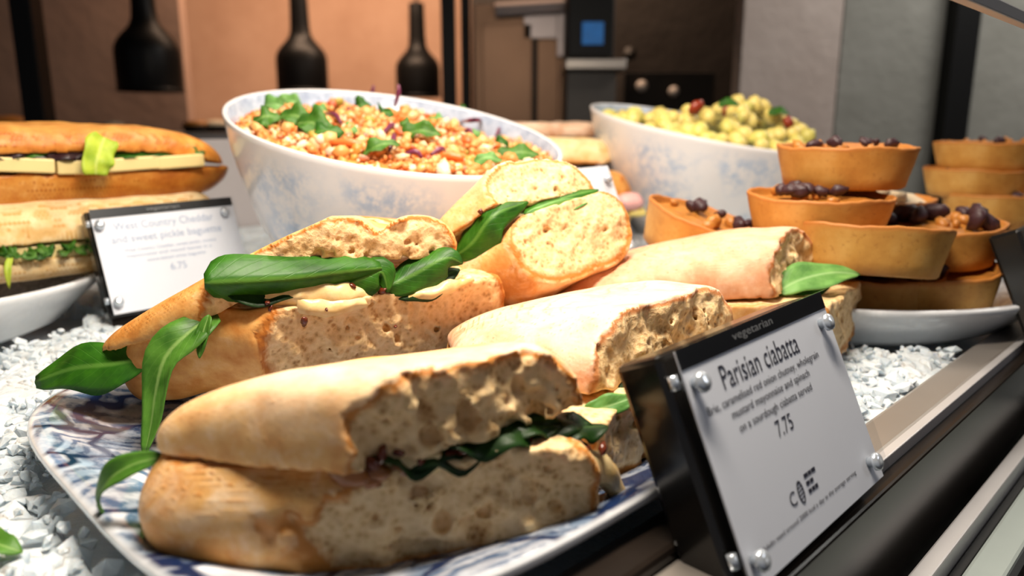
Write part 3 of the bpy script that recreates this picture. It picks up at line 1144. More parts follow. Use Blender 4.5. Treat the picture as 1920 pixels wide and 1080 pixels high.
M['grain'] = hue_mat('orange_grain_salad', [(0.0, (0.72, 0.22, 0.05, 1)), (0.35, (0.76, 0.36, 0.10, 1)), (0.58, (0.80, 0.50, 0.20, 1)), (0.74, (0.90, 0.80, 0.60, 1)), (0.83, (0.50, 0.05, 0.02, 1)), (0.91, (0.80, 0.20, 0.03, 1)), (1.0, (0.25, 0.36, 0.05, 1))])
rng = np.random.default_rng(11)
parts, hues = [], []
Ri = B1['R'] * 0.945
for i in range(3600):
    r = Ri * math.sqrt(rng.uniform(0, 1)) * 0.985
    t_ = rng.uniform(0, 2 * math.pi)
    x, y = r * math.cos(t_), r * math.sin(t_)
    h = 0.016 * (1 - (r / Ri) ** 2) + 0.007 * vnoise(np.array([[x, y, 0.0]]), 0.035, 9)[0]
    rad = rng.uniform(0.0016, 0.0036) if rng.uniform() < 0.74 else rng.uniform(0.004, 0.0078)
    v, f = blob((B1c[0] + x, B1c[1] + y, surf(B1, x, y, 0.014) + h + rng.uniform(-0.004, 0.003)), rad, 1, i, 0.34, (1, rng.uniform(.5, 1), rng.uniform(.4, .9)))
    parts.append((v, f))
    hues.append(np.full(len(v), rng.uniform(0, 1)))
# the bed below
gx = []
n = 40
rings = []
for q in (0.0, 0.3, 0.6, 0.85, 1.0):
    th = np.arange(n) / n * 2 * np.pi
    x, y = Ri * q * np.cos(th), Ri * q * np.sin(th)
    rings.append(np.stack([B1c[0] + x, B1c[1] + y, surf(B1, x, y, 0.018) + 0.014 * (1 - q * q)], 1))
v, f = ring_mesh(rings, False, False)
parts.append((v, f))
hues.append(np.full(len(v), 0.2))
V, F = merge(parts)
g = add('grain_salad', V, F, M['grain'], None, attrs={'hue': np.concatenate(hues)})
props(g, 'orange grain and pearl salad filling the large bowl', 'salad', None, 'stuff')


def b1pt(px, py, lift=0.0):
    """point of the salad surface seen at a pixel"""
    d = ray(px, py)
    o = np.array([0, 0, CAMZ])
    for t in np.linspace(0.5, 0.9, 400):
        q = o + d * t
        x, y = q[0] - B1c[0], q[1] - B1c[1]
        r = math.hypot(x, y) / Ri
        if q[2] < surf(B1, x, y, 0.012) + 0.014 * (1 - min(1, r * r)):
            return q + np.array([0, 0, lift])
    return o + d * 0.7


_seen = {}


def salad_label(what, px, py):
    """where on the grain salad a piece lies, in words"""
    side = ('at the left rim', 'left of middle', 'in the middle', 'right of middle', 'at the right rim')[int(np.clip((px - 470) / 112, 0, 4))]
    front = 205 + (px - 450) * 0.26
    depth = 'near the front' if py > front + 32 else 'near the back' if py < front - 22 + (px - 450) * 0.04 else 'on top'
    t = f'{what} {depth} of the salad, {side}'
    _seen[t] = _seen.get(t, 0) + 1
    k_ = _seen[t]
    return t if k_ == 1 else t + (', beside its twin', ', overlapping two others', ', lowest of its cluster')[min(k_ - 2, 2)]


lv = [(500, 235, 40, 34, 0), (520, 212, 44, 30, 1), (560, 235, 60, 30, 0), (592, 250, 62, 36, 0), (610, 262, 50, 34, 2), (545, 205, 40, 26, 1), (722, 225, 30, 52, 2),
      (700, 208, 36, 24, 2), (790, 262, 56, 26, 0), (840, 232, 44, 22, 0), (865, 228, 36, 30, 2), (715, 290, 54, 18, 0), (970, 302, 64, 30, 0), (915, 312, 40, 16, 1), (680, 212, 30, 22, 2), (820, 236, 30, 24, 1), (655, 255, 26, 16, 1), (760, 245, 22, 14, 0), (890, 262, 24, 14, 1), (600, 218, 26, 18, 1), (940, 280, 22, 14, 2), (742, 212, 20, 24, 1)]
for i, (px, py, w, h, kd) in enumerate(lv):
    c = b1pt(px, py, 0.004)
    s_ = 0.70 / FPX
    ang = rng.uniform(-0.6, 0.6)
    dx = np.array([math.cos(ang), 0.5 * math.sin(ang), 0.25 * math.sin(3 * ang)]) * w * s_ * 0.62
    up_ = np.array([0, -0.5, 0.85])
    o = leaf('spinach_leaf', None, M[('rocket', 'spinach_pale', 'spinach')[kd]], [c - dx - up_ * 0.001, c + up_ * 0.004, c + dx - up_ * 0.001], h * s_ * 1.4, nrm=(rng.uniform(-.3, .3), -0.75, 0.7), fold=rng.uniform(-.4, .5), ruffle=0.4, seed=i, n=10, m=6)
    props(o, salad_label(('mid-green', 'pale green', 'dark green')[kd] + (' large' if w > 50 else ' small' if w < 28 else '') + ' leaf', px, py), 'leaf', 'green leaves in the grain salad')
on = [((690, 200), (705, 170)), ((740, 200), (748, 170)), ((738, 260), (730, 292)), ((760, 298), (792, 306)), ((862, 235), (890, 225), (905, 232)), ((975, 288), (984, 300)), ((870, 255), (885, 262)),
      ((610, 222), (640, 240)), ((808, 300), (835, 292)), ((715, 262), (742, 242)), ((640, 205), (655, 215)), ((930, 262), (934, 250))]
for i, pp in enumerate(on):
    q = [b1pt(*p_, 0.004) for p_ in pp]
    if pp[-1][1] < 180:
        q = [q[0], q[0] + np.array([(pp[-1][0] - pp[0][0]) * 0.7 / FPX * 1.0, 0.0, 0.020])]
    if len(q) == 2:
        q = [q[0], (q[0] + q[1]) / 2 + np.array([0.002, 0, 0.003]), q[1]]
    V, F = tube(q, [0.0012, 0.0026, 0.0012], 8, 6)
    o = add('onion_strip', V, F, plain('red_onion_skin', (0.20, 0.035, 0.09, 1), 0.3, vary=0.4) if i == 0 else M['onion_red'], None)
    if i == 0:
        M['onion_red'] = o.data.materials[0]
    props(o, salad_label('upright onion strip' if pp[-1][1] < 180 else 'thin purple strip', *pp[0]), 'onion', 'red onion strips in the grain salad')
M['carrot'] = plain('orange_carrot', (0.86, 0.19, 0.035, 1), 0.35, vary=0.2)
for i, (px, py, w) in enumerate([(655, 278, 56), (845, 302, 44), (690, 232, 34), (600, 205, 24), (760, 232, 26), (905, 296, 30)]):
    c = b1pt(px, py, 0.003)
    s_ = 0.70 / FPX * w / 2
    an = rng.uniform(-0.5, 0.5)
    d_ = np.array([math.cos(an), 0.3 * math.sin(an), -0.1])
    V, F = tube([c - d_ * s_, c + (0, 0, 0.001), c + d_ * s_], [0.002, 0.0042, 0.003], 8, 6)
    o = add('carrot_baton', V, F, M['carrot'], None)
    props(o, salad_label(('long ' if w > 40 else 'short ') + 'orange carrot baton', px, py), 'carrot', 'carrot batons in the grain salad')

# ---- yellow pasta salad
M['pasta'] = plain('yellow_dressed_pasta', (0.92, 0.74, 0.22, 1), 0.35, vary=0.25, scale=60)
M['pasta2'] = plain('yellow_green_dressed_pasta', (0.80, 0.72, 0.18, 1), 0.35, vary=0.3, scale=60)
protos = []
for s_ in range(4):
    v, f = blob((0, 0, 0), 0.0125, 2, 50 + s_, 0.12, (1, 0.8, 0.75))
    me = bpy.data.meshes.new('pasta_piece')
    me.from_pydata(v.tolist(), [], f)
    me.polygons.foreach_set('use_smooth', np.ones(len(me.polygons), bool))
    me.materials.append(M['pasta'] if s_ < 3 else M['pasta2'])
    protos.append(me)
R2 = B2['R'] * 0.90
cnt = 0
for i in range(400):
    r = R2 * math.sqrt(rng.uniform(0, 1))
    t_ = rng.uniform(0, 6.283)
    x, y = r * math.cos(t_), r * math.sin(t_)
    hm = 0.022 * (1 - (r / R2) ** 2) + 0.035 * math.exp(-((x - 0.07) ** 2 + (y - 0.0) ** 2) / 0.0045)
    if cnt >= 150:
        break
    o = bpy.data.objects.new('pasta_piece', protos[i % 4])
    COL.objects.link(o)
    o.location = (B2c[0] + x, B2c[1] + y, surf(B2, x, y, 0.016) + hm + rng.uniform(-0.006, 0.006))
    o.rotation_euler = tuple(rng.uniform(0, 6.28, 3))
    o.scale = (1, 1, 1)
    props(o, 'glossy yellow piece of pasta in the smaller bowl', 'pasta', 'yellow pasta pieces in the second bowl')
    cnt += 1
for i, (x, y, m_, nm, cat, lab) in enumerate([(-0.035, -0.075, 'berry2', 'tomato_piece', 'tomato', 'red tomato bit nearest the left rim of the pasta bowl'), (0.02, -0.02, 'berry2', 'tomato_piece', 'tomato', 'red tomato bit in the middle of the pasta salad'),
                                             (0.085, -0.06, 'berry2', 'tomato_piece', 'tomato', 'red tomato bit at the front right edge of the pasta salad')]):
    if 'berry2' not in M:
        M['berry2'] = plain('sun_dried_tomato', (0.34, 0.040, 0.012, 1), 0.3, vary=0.4)
    V, F = blob((B2c[0] + x, B2c[1] + y, surf(B2, x, y, 0.004) + 0.026), 0.011, 2, i, 0.15, (1, .8, .6))
    props(add(nm, V, F, M['berry2'], None), lab, cat, 'tomato bits in the pasta salad')
for i, (x, y) in enumerate([(-0.01, -0.08), (0.06, -0.055)]):
    c = np.array([B2c[0] + x, B2c[1] + y, surf(B2, x, y, 0.0) + 0.028])
    o = leaf('herb_leaf', None, M['spinach'], [c, c + (0.012, -0.004, 0.004), c + (0.026, -0.004, 0.0)], 0.014, nrm=(0, -0.7, 0.7), n=8, m=5, seed=i)
    props(o, ('small green herb leaf toward the middle of the pasta salad', 'small green herb leaf at the right side of the pasta salad')[i], 'leaf', 'herb leaves on the pasta salad')


# ================================================================== ticket holders
def rodr(a):
    a = np.asarray(a, float)
    t = np.linalg.norm(a)
    k_ = a / t
    K = np.array([[0, -k_[2], k_[1]], [k_[2], 0, -k_[0]], [-k_[1], k_[0], 0]])
    return np.eye(3) + math.sin(t) * K + (1 - math.cos(t)) * K @ K


SK = 1.15
SW, SH = 0.105 * SK, 0.0751318 * SK


def text_mesh(s_, h=None, w=None, spacing=1.0):
    cu = bpy.data.curves.new('t', 'FONT')
    cu.body = s_
    cu.align_x = 'CENTER'
    cu.align_y = 'CENTER'
    cu.space_character = spacing
    cu.resolution_u = 3
    o = bpy.data.objects.new('t', cu)
    COL.objects.link(o)
    dg = bpy.context.evaluated_depsgraph_get()
    me = o.evaluated_get(dg).to_mesh()
    V = np.array([v.co[:] for v in me.vertices])
    F = [list(p.vertices) for p in me.polygons]
    o.evaluated_get(dg).to_mesh_clear()
    bpy.data.objects.remove(o)
    bpy.data.curves.remove(cu)
    lo, hi = V.min(0), V.max(0)
    V = V - (lo + hi) / 2
    sx = w / (hi[0] - lo[0])
    sy = h / (hi[1] - lo[1]) if h else sx
    V[:, 0] *= sx
    V[:, 1] *= sy
    return V, F


class Sign:
    def __init__(s, c, rv, label, header=True, block_d=0.021, group=None, foot=True):
        s.c = np.array([0, 0, CAMZ]) + SK * (np.asarray(c) - np.array([0, 0, CAMZ]))
        s.R = rodr(rv)
        bz = s.L(0, 0.02, -SH / 2 - 0.012)
        s.t = thing('price_ticket_holder', tuple(bz), label, 'sign', group)
        ax = s.R.T
        w2, h2 = SW / 2, SH / 2
        bx = lambda nm, x, y, z, hx, hy, hz, m_, par=None: box(nm, s.L(x, y, z), (hx, hy, hz), m_, par or s.t, ax=ax)
        s.bx = bx
        bx('clear_panel', 0, 0.0012, 0, w2, 0.0012, h2, M['acrylic'])
        s.card = bx('card', 0.0005, 0.0034, -0.0002, w2 - 0.0025, 0.0004, h2 - 0.0008, M['paper'])
        if header:
            s.band = bx('header_band', 0.0005, 0.00285, h2 - 0.0040, w2 - 0.0025, 0.0002, 0.0038, M['black_print'], s.card)
        bx('back_block', -0.001, 0.0055 + block_d / 2 + 0.003, -0.001, w2 - 0.0015, block_d / 2, h2 + 0.0005, M['acrylic_black'])
        if foot:
            bx('foot', -0.016, 0.010 + block_d / 2, -h2 - 0.006, w2 * 0.70, block_d / 2 - 0.001, 0.0056, M['acrylic_black'])
        for x in (-w2 + 0.0075, w2 - 0.0115):
            for z in (h2 - 0.0135, -h2 + 0.0100):
                V, F = lathe(s.L(x, 0, z), [(0.0, -0.0030), (0.0020, -0.0028), (0.0034, -0.0021), (0.0039, -0.0010), (0.0038, 0.0), (0.0022, 0.0004), (0.0022, 0.007)], 20, R=s.R @ np.array([[1, 0, 0], [0, 0, 1], [0, -1, 0]]))
                add('standoff_bolt', V, F, M['stud'], s.t)
                V, F = lathe(s.L(-w2 + 0.001, 0.006, z), [(0.0, 0.0), (0.0018, 0.0), (0.0018, 0.005), (0, 0.005)], 12, R=s.R) if x < 0 else (None, None)
                if V is not None:
                    add('spacer', V, F, M['stud'], s.t)

    def L(s, x, y, z):
        return s.c + s.R @ np.array([x, y, z])

    def px(s, px, py):
        """sign-face coordinates of a photo pixel"""
        o, d = np.array([0, 0, CAMZ]), ray(px, py)
        n = s.R[:, 1]
        q = o + d * ((s.c - o) @ n / (d @ n)) - s.c
        return q @ s.R[:, 0], q @ s.R[:, 2]

    def write(s, nm, txt, a, b, h, mat, y=0.0028, par=None, spacing=1.0):
        """text between face points a and b (mid height), h its height"""
        w = math.hypot(b[0] - a[0], b[1] - a[1])
        V, F = text_mesh(txt, h, w, spacing)
        V3 = np.stack([V[:, 0] + (a[0] + b[0]) / 2, np.full(len(V), y), V[:, 1] + (a[1] + b[1]) / 2], 1)
        return add(nm, s.c + V3 @ s.R.T, F, mat, par or s.card, smooth=False)


s1 = Sign((0.09707684, 0.23818116, 0.05843048), (-0.38501514, -0.1863316, 0.76081113),
          'black ticket holder with the Parisian ciabatta card, standing on the steel ledge', group=None)
w2, h2 = SW / 2, SH / 2
a, b = s1.px(1364, 704), s1.px(1507, 640)
s1.write('title', 'Parisian ciabatta', (a[0], (a[1] + b[1]) / 2), (b[0], (a[1] + b[1]) / 2), 0.0088, M['ink'])
for i, (tx, q0, q1) in enumerate((('Brie, caramelised red onion chutney, wholegrain', (1339, 769), (1547, 666)), ('mustard mayonnaise and spinach', (1385, 776), (1530, 700)), ('on a sourdough ciabatta served', (1399, 800), (1535, 727)))):
    a, b = s1.px(*q0), s1.px(*q1)
    z = (a[1] + b[1]) / 2
    s1.write('description', tx, (a[0], z), (b[0], z), 0.0041, M['ink'])
a, b = s1.px(1468, 802), s1.px(1498, 788)
s1.write('price', '7.75', (a[0], (a[1] + b[1]) / 2), (b[0], (a[1] + b[1]) / 2), 0.0062, M['ink'])
a, b = s1.px(1378, 612), s1.px(1455, 590)
s1.write('header_text', 'vegetarian', (a[0], h2 - 0.0042), (b[0], h2 - 0.0042), 0.0040, M['ink_white'], 0.0025, s1.band)
a, b = s1.px(1443, 1030), s1.px(1618, 888)
s1.write('small_print', 'Adults need around 2000 kcal a day in the average serving', (a[0], (a[1] + b[1]) / 2), (b[0], (a[1] + b[1]) / 2), 0.0024, M['ink'])
a, b = s1.px(1495, 940), s1.px(1506, 930)
s1.write('logo', 'C', (a[0], (a[1] + b[1]) / 2), (b[0] - 0.0003, (a[1] + b[1]) / 2), 0.0052, M['ink'])
a = s1.px(1515, 922)
th = np.linspace(0, 2 * np.pi, 25)[:-1]
ro, ri = (0.0024, 0.0044), (0.0017, 0.0037)
Vo = np.stack([a[0] + ro[0] * np.cos(th), np.full(24, 0.0028), a[1] + ro[1] * np.sin(th)], 1)
Vi = np.stack([a[0] + ri[0] * np.cos(th), np.full(24, 0.0028), a[1] + ri[1] * np.sin(th)], 1)
V = np.concatenate([Vo, Vi])
F = [(i, (i + 1) % 24, 24 + (i + 1) % 24, 24 + i) for i in range(24)]
for k_ in range(-2, 3):
    zc = a[1] + k_ * 0.0014
    hw = 0.0022 * math.sqrt(max(0.05, 1 - (k_ * 0.0014 / 0.0041) ** 2))
    b0 = len(V)
    V = np.concatenate([V, [[a[0] - hw, 0.0028, zc], [a[0] + hw, 0.0028, zc + 0.0006], [a[0] + hw, 0.0028, zc + 0.0011], [a[0] - hw, 0.0028, zc + 0.0005]]])
    F.append((b0, b0 + 1, b0 + 2, b0 + 3))
add('logo', s1.c + V @ s1.R.T, F, M['ink'], s1.card, smooth=False)
a = s1.px(1524, 905)
V, F = [], []
for k_, segs in enumerate(((0.0, 0.0032, 0.0036, 0.0060, 0.0064, 0.0098), (0.0, 0.0028, 0.0033, 0.0060), (0.0, 0.0024, 0.0029, 0.0052, 0.0056, 0.0080))):
    z = a[1] + 0.0026 - k_ * 0.0030
    for j in range(0, len(segs), 2):
        b0 = len(V)
        V += [[a[0] + segs[j], 0.0028, z - 0.0008], [a[0] + segs[j + 1], 0.0028, z - 0.0008], [a[0] + segs[j + 1], 0.0028, z + 0.0008], [a[0] + segs[j], 0.0028, z + 0.0008]]
        F.append((b0, b0 + 1, b0 + 2, b0 + 3))
add('logo', s1.c + np.array(V) @ s1.R.T, F, M['ink'], s1.card, smooth=False)

s2 = Sign((-0.24446211, 0.53796575, 0.06759273), (-0.30481778, -0.15333545, 0.76757244),
          'ticket holder with the bright West Country Cheddar card, on the ice before the baguettes', block_d=0.012)
for nm, tx, q0, q1, h, mt in (('title', 'West Country Cheddar', (214, 424), (402, 408), 0.0085, 'ink_pale'), ('title', 'and sweet pickle baguette', (210, 447), (418, 431), 0.0080, 'ink_pale'),
                          ('description', 'West Country Cheddar, sweet pickle, tomato', (234, 467), (408, 450), 0.0036, 'ink_pale'), ('description', 'mayonnaise and mixed leaves in a', (238, 477), (400, 462), 0.0036, 'ink_pale'),
                          ('description', 'stone-baked white baguette', (278, 486), (388, 472), 0.0036, 'ink_pale'), ('price', '6.75', (322, 498), (352, 494), 0.0060, 'ink_pale')):
    a, b = s2.px(*q0), s2.px(*q1)
    z = (a[1] + b[1]) / 2
    s2.write(nm, tx, (a[0], z), (b[0], z), h, M[mt])
a, b = s2.px(276, 393), s2.px(338, 386)
s2.write('header_text', 'vegetarian', (a[0], h2 - 0.0042), (b[0], h2 - 0.0042), 0.0040, M['ink_white'], 0.0025, s2.band)


def shifted(cpx, cy, src, label, **kw):
    """another holder of the same make, its centre at a measured place"""
    c_ = P(*cpx, cy)
    c0 = np.array([0, 0, CAMZ]) + (c_ - np.array([0, 0, CAMZ])) / SK
    return Sign(c0, src, label, **kw)


shifted((1090, 408), 0.60, (-0.385, -0.186, 0.761), 'white ticket mostly hidden behind the upright ciabatta half', header=False, block_d=0.010)
shifted((2010, 505), 0.55, (-0.38501514, -0.1863316, 0.76081113), 'black ticket holder half out of view beside the tart plate')


# ================================================================== tarts
def tart(c, R, H, rx, ry, rz, label, fill='filling', berries=5, seed=0, fill_h=0.0, big=1.0):
    rng = np.random.default_rng(200 + seed)
    R = R * 0.955
    Rm = euler(rx, ry, 0) @ euler(0, 0, rz)
    top = np.asarray(c, float)
    base = top - Rm @ np.array([0, 0, H])
    t = thing('tart', tuple(base), label, 'tart', 'filled pastry tarts')
    rb = R * 0.865
    prof = [(0.0, -H), (rb * 0.96, -H), (rb, -H + 0.0015), (rb * 1.035, -H * 0.72), (R * 0.945, -H * 0.42), (R * 0.985, -H * 0.12), (R, -0.0015), (R * 0.997, 0.0), (R * 0.965, 0.0003),
            (R * 0.945, -0.0015), (R * 0.92, -0.006), (R * 0.85, -H + 0.006), (0, -H + 0.005)]
    n = 64
    th = np.arange(n) / n * 2 * np.pi

    def wp(v):
        a_ = np.arctan2(v[:, 1], v[:, 0])
        wob = 0.0007 * np.sin(3 * a_ + seed) + 0.0005 * np.sin(7 * a_ + 2 * seed) + 0.0003 * np.sin(23 * a_ + seed)
        v = v.copy()
        v[:, 2] += wob * np.clip((v[:, 2] + H) / H, 0, 1)
        v[:, :2] *= (1 + 0.006 * np.sin(5 * a_ + seed))[:, None]
        return v
    V, F = lathe(top, prof, n, R=Rm, warp=wp)
    ri = np.repeat(np.arange(len(prof)), n)
    rim = np.where((ri >= 6) & (ri <= 9), 1.0, np.where(ri == 5, 0.15, np.where(ri <= 2, 0.35, 0.0)))
    add('crust', V, F, M['tart'], t, attrs={'rim': rim})
    rf = R * 0.93
    rings = []
    for q in (0.05, 0.35, 0.65, 0.88, 1.0):
        x, y = rf * q * np.cos(th), rf * q * np.sin(th)
        z = -0.006 + fill_h * (1 - q * q) + 0.0035 * vnoise(np.stack([x, y, 0 * x + seed], 1), 0.012, 5) * (q < 0.97)
        rings.append(top + np.stack([x, y, z], 1) @ Rm.T)
    V, F = ring_mesh(rings, True, False)
    add('filling', V, F, M[fill], t)
    for i in range(berries):
        r = rf * 0.80 * math.sqrt(rng.uniform(0.05, 1))
        a_ = rng.uniform(0, 6.283)
        p_ = top + Rm @ np.array([r * math.cos(a_), r * math.sin(a_), -0.001 + fill_h * (1 - (r / rf) ** 2) + rng.uniform(0, 0.003)])
        V, F = blob(p_, rng.uniform(0.0042, 0.0075) * big, 2, seed * 31 + i, 0.22, (1.15, 0.8, 0.6))
        add('cranberry', V, F, M['berry'], t)
    for i in range(7):
        r = rf * 0.85 * math.sqrt(rng.uniform(0.05, 1))
        a_ = rng.uniform(0, 6.283)
        p_ = top + Rm @ np.array([r * math.cos(a_), r * math.sin(a_), -0.003 + fill_h * (1 - (r / rf) ** 2)])
        V, F = blob(p_, rng.uniform(0.005, 0.009), 1, seed * 77 + i, 0.25, (1, 0.8, 0.6))
        add('squash_chunk', V, F, M[fill], t)
    return t


TH = 0.0315
D = math.radians
tart(P(1587, 273, 0.60), 0.0545, TH, D(1), D(0), 0.3, 'topmost tart of the front pile, highest of all against the grey wall', 'filling', 8, 1, 0.002, 0.9)
tart(P(1536, 363, 0.565), 0.0550, TH, D(2), D(0), 0.9, 'tart with dark berries directly under the topmost tart', 'filling', 9, 2, 0.003)
tart(P(1618, 427, 0.550), 0.0635, 0.034, D(-8), D(4.0), 1.7, 'front centre tart tipped back, showing its whole pale side', 'filling', 5, 3, -0.003)
tart(P(1630, 508, 0.585), 0.0560, 0.036, D(-1), D(1), 2.2, 'bottom front tart standing on the plate under the tipped-back one', 'filling', 4, 4)
tart(P(1330, 407, 0.60), 0.0530, 0.034, D(8), D(17), 0.1, 'slanting tart at the left end of the front pile', 'filling', 7, 5, 0.002)
tart(P(1352, 462, 0.64), 0.0545, TH, D(0), D(0), 0.6, 'pale bottom tart under the slanting one, left end of the pile', 'filling', 2, 6)
tart(P(1640, 368, 0.675), 0.0530, TH, D(2), D(0), 1.1, 'shaded tart with crumbly pale filling behind the berry tart', 'filling_pale', 2, 7, 0.012)
tart(P(1750, 415, 0.600), 0.0545, TH, D(3), D(-3), 1.4, 'tart with big dark berries at the right end of the front pile', 'filling', 9, 8, 0.004, 1.45)
tart(P(1738, 502, 0.575), 0.0535, TH, D(1), D(-6), 2.6, 'bottom right tart on the plate, below the one with big berries', 'filling', 3, 9)
tart(P(1612, 450, 0.68), 0.0535, TH, D(0), D(0), 2.9, 'hidden second-layer tart in the middle of the front pile', 'filling', 3, 13)
tart(P(1850, 266, 0.86), 0.0560, TH, D(0), D(0), 0.2, 'top tart of the rear stack beside the dark pillar', 'filling', 2, 10, 0.003)
tart(P(1832, 316, 0.85), 0.0560, TH, D(0), D(1), 0.8, 'second tart from the top of the rear stack', 'filling', 3, 11)
tart(P(1868, 362, 0.83), 0.0560, TH, D(0), D(0), 1.3, 'third tart from the top of the rear stack, largest in view there', 'filling', 4, 12)
tart(P(1862, 414, 0.84), 0.0560, TH, D(0), D(0), 1.9, 'lowest tart of the rear stack, standing on its plate', 'filling', 2, 14)

# ================================================================== ciabatta sandwiches
def sandwich(loc, label):
    return thing('ciabatta_sandwich', tuple(loc), label, 'sandwich', 'ciabatta halves on the blue platter')


def xyG(px, py, z):
    return tuple(G(px, py, z)[:2])


def xyP(px, py, Y):
    return tuple(P(px, py, Y)[:2])


def ext(a, b, e):
    """point e metres beyond b on the line a-b"""
    a, b = np.asarray(a, float), np.asarray(b, float)
    return tuple(b + (b - a) / np.linalg.norm(b - a) * e)


def flat(z):
    return Frame((0, 0, z), (1, 0, z), (0, 1, z))


def strip(name, parent, mat, pts, r, n=10, k=6, **kw):
    V, F = tube(np.asarray(pts) + np.array([-0.0022, 0.0038, -0.0006]), np.asarray(r) * 0.9, n * 3, k * 2)
    V = V + 0.0013 * np.stack([vnoise(V, 0.006, 11), vnoise(V, 0.006, 12), vnoise(V, 0.006, 13)], 1)
    o = add(name, V, F, mat, parent)
    return o


# ---- S1: the big one in front
A, B_, C_ = (-0.051, 0.215), (-0.115, 0.238), (0.030, 0.262)
s = sandwich((-0.04, 0.27, 0.012), 'largest ciabatta half at the front of the platter, crumb side toward the viewer')
bread('top_half', s, M['ciabatta'], Frame((-0.051, 0.215, 0.0492), (-0.127, 0.234, 0.0488), (0.030, 0.262, 0.0545)), [ext((-0.12, 0.234), A, 0.035), (-0.127, 0.234), (-0.116, 0.268), (-0.066, 0.310), (0.000, 0.318), ext((0.005, 0.350), C_, 0.035)],
      0.0290, 0.024, 2.3, True, [(ext(C_, A, 0.02), ext(A, C_, 0.02), 0.05)], seed=1, rough=1.5, pores=160, pore_r=(0.001, 0.0042), taper=(0.80, 0.072), hfun=lambda X, Y: 1 + 0.26 * np.clip((0.025 - X) / 0.05, -0.3, 1))
a1, c1 = xyG(548, 902, 0.047), xyG(1150, 860, 0.040)
bread('bottom_half', s, M['ciabatta'], flat(0.0475), [ext((-0.11, 0.222), a1, 0.03), (-0.122, 0.216), (-0.133, 0.262), (-0.060, 0.318), (0.012, 0.322), ext((0.02, 0.345), c1, 0.035)],
      0.0405, 0.022, 3.2, False, [(ext(c1, a1, 0.03), ext(a1, c1, 0.03), 0.02)], seed=2, rough=1.2, pores=200, pore_r=(0.001, 0.0036), tuck=0.009)
for i, (q, w, mk) in enumerate((([(690, 846, .226), (800, 838, .236), (920, 812, .246)], 0.022, 'spinach_shaded'), ([(820, 826, .236), (930, 806, .244), (1050, 800, .254)], 0.022, 'spinach_shaded'),
                                ([(930, 798, .246), (1030, 786, .256), (1110, 796, .262)], 0.020, 'spinach_shaded'), ([(1010, 812, .250), (1080, 802, .257), (1140, 800, .264)], 0.016, 'spinach_shaded'),
                                ([(720, 850, .230), (840, 838, .238), (960, 822, .248)], 0.020, 'spinach_shaded'))):
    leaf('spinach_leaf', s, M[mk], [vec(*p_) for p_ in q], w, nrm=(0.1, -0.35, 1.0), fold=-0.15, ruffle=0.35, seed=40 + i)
rng = np.random.default_rng(5)
# creamy brie and relish along the lower edge of the cut
for i, (q, r) in enumerate((([(700, 868, .223), (800, 868, .229), (880, 862, .236)], .005), ([(890, 868, .236), (985, 850, .243), (1075, 845, .252)], .0055), ([(1075, 855, .250), (1130, 880, .256), (1175, 930, .262)], .0055))):
    strip('brie', s, M['brie'], [vec(*p_) for p_ in q], [r * .5, r, r * 1.1, r * .6], 12, 8)
for i in range(16):
    u = i / 15
    q = vec(690 + 440 * u + rng.uniform(-10, 10), 858 - 20 * u + rng.uniform(-8, 14), 0.222 + 0.034 * u)
    V, F = blob(q, rng.uniform(0.0016, 0.0034), 1, 300 + i, 0.3, (1.6, 0.8, 0.8))
    add('onion_relish', V, F, M['onion'], s)
for i, (px, py, Y, r) in enumerate(((655, 893, .2185, .0050), (690, 885, .2225, .0055), (735, 880, .226, .0045), (690, 905, .2215, .0035), (770, 885, .229, .0035))):
    V, F = blob(vec(px, py, Y + .0015), r, 2, 500 + i, 0.25, (1.3, 0.6, 0.8), I3)
    add('chutney', V, F, M['chutney'], s)
leaf('rocket_leaf', s, M['rocket'], [vec(310, 856, .240), vec(250, 872, .238), vec(205, 900, .238), vec(186, 935, .240), vec(198, 966, .244)], 0.0095, nrm=(-0.5, -0.7, 0.6), fold=0.35, seed=60, power=0.7)

# ---- S2: behind it on the left, opened up
s = sandwich((-0.10, 0.40, 0.014), 'ciabatta half with spinach hanging out, second row on the left side of the platter')
A2, C2 = (-0.130, 0.343), (-0.002, 0.430)
bd2 = lambda X, Y: -0.42 * np.maximum(0, -0.055 - X)
fr = Frame((-0.10, 0.36, 0.0690), (0.0, 0.43, 0.0715), (-0.10, 0.46, 0.078))
bread('bottom_half', s, M['ciabatta_brown'], fr, [ext((-0.18, 0.335), A2, 0.03), (-0.195, 0.346), (-0.202, 0.380), (-0.15, 0.445), (-0.04, 0.505), ext((-0.03, 0.49), C2, 0.012), (0.03, 0.435)],
      0.046, 0.024, 3.4, False, [(ext(C2, A2, 0.03), ext(A2, C2, 0.04), 0.10)], bend=lambda X, Y: -0.40 * np.maximum(0, -0.050 - X), seed=3, rough=0.8, pores=220, pore_r=(0.0008, 0.0028), tuck=0.005)
A2t, C2t = (-0.150, 0.338), (-0.030, 0.418)
fr = Frame((-0.118, 0.355, 0.0895), (-0.033, 0.42, 0.0845), (-0.11, 0.43, 0.100))
bread('top_half', s, M['ciabatta_brown'], fr, [ext((-0.19, 0.338), A2t, 0.03), (-0.196, 0.342), (-0.200, 0.365), (-0.14, 0.44), (-0.05, 0.480), ext((-0.04, 0.47), C2t, 0.020)],
      0.024, 0.026, 2.2, True, [(ext(C2t, A2t, 0.03), ext(A2t, C2t, 0.03), 0.25)], taper=(0.85, 0.052), bend=lambda X, Y: -0.58 * np.maximum(0, 0.022 - X),
      hfun=lambda X, Y: 1 - 0.35 * np.exp(-((X - 0.045) / 0.008) ** 2), seed=4, rough=0.9, pores=160, pore_r=(0.0008, 0.003))
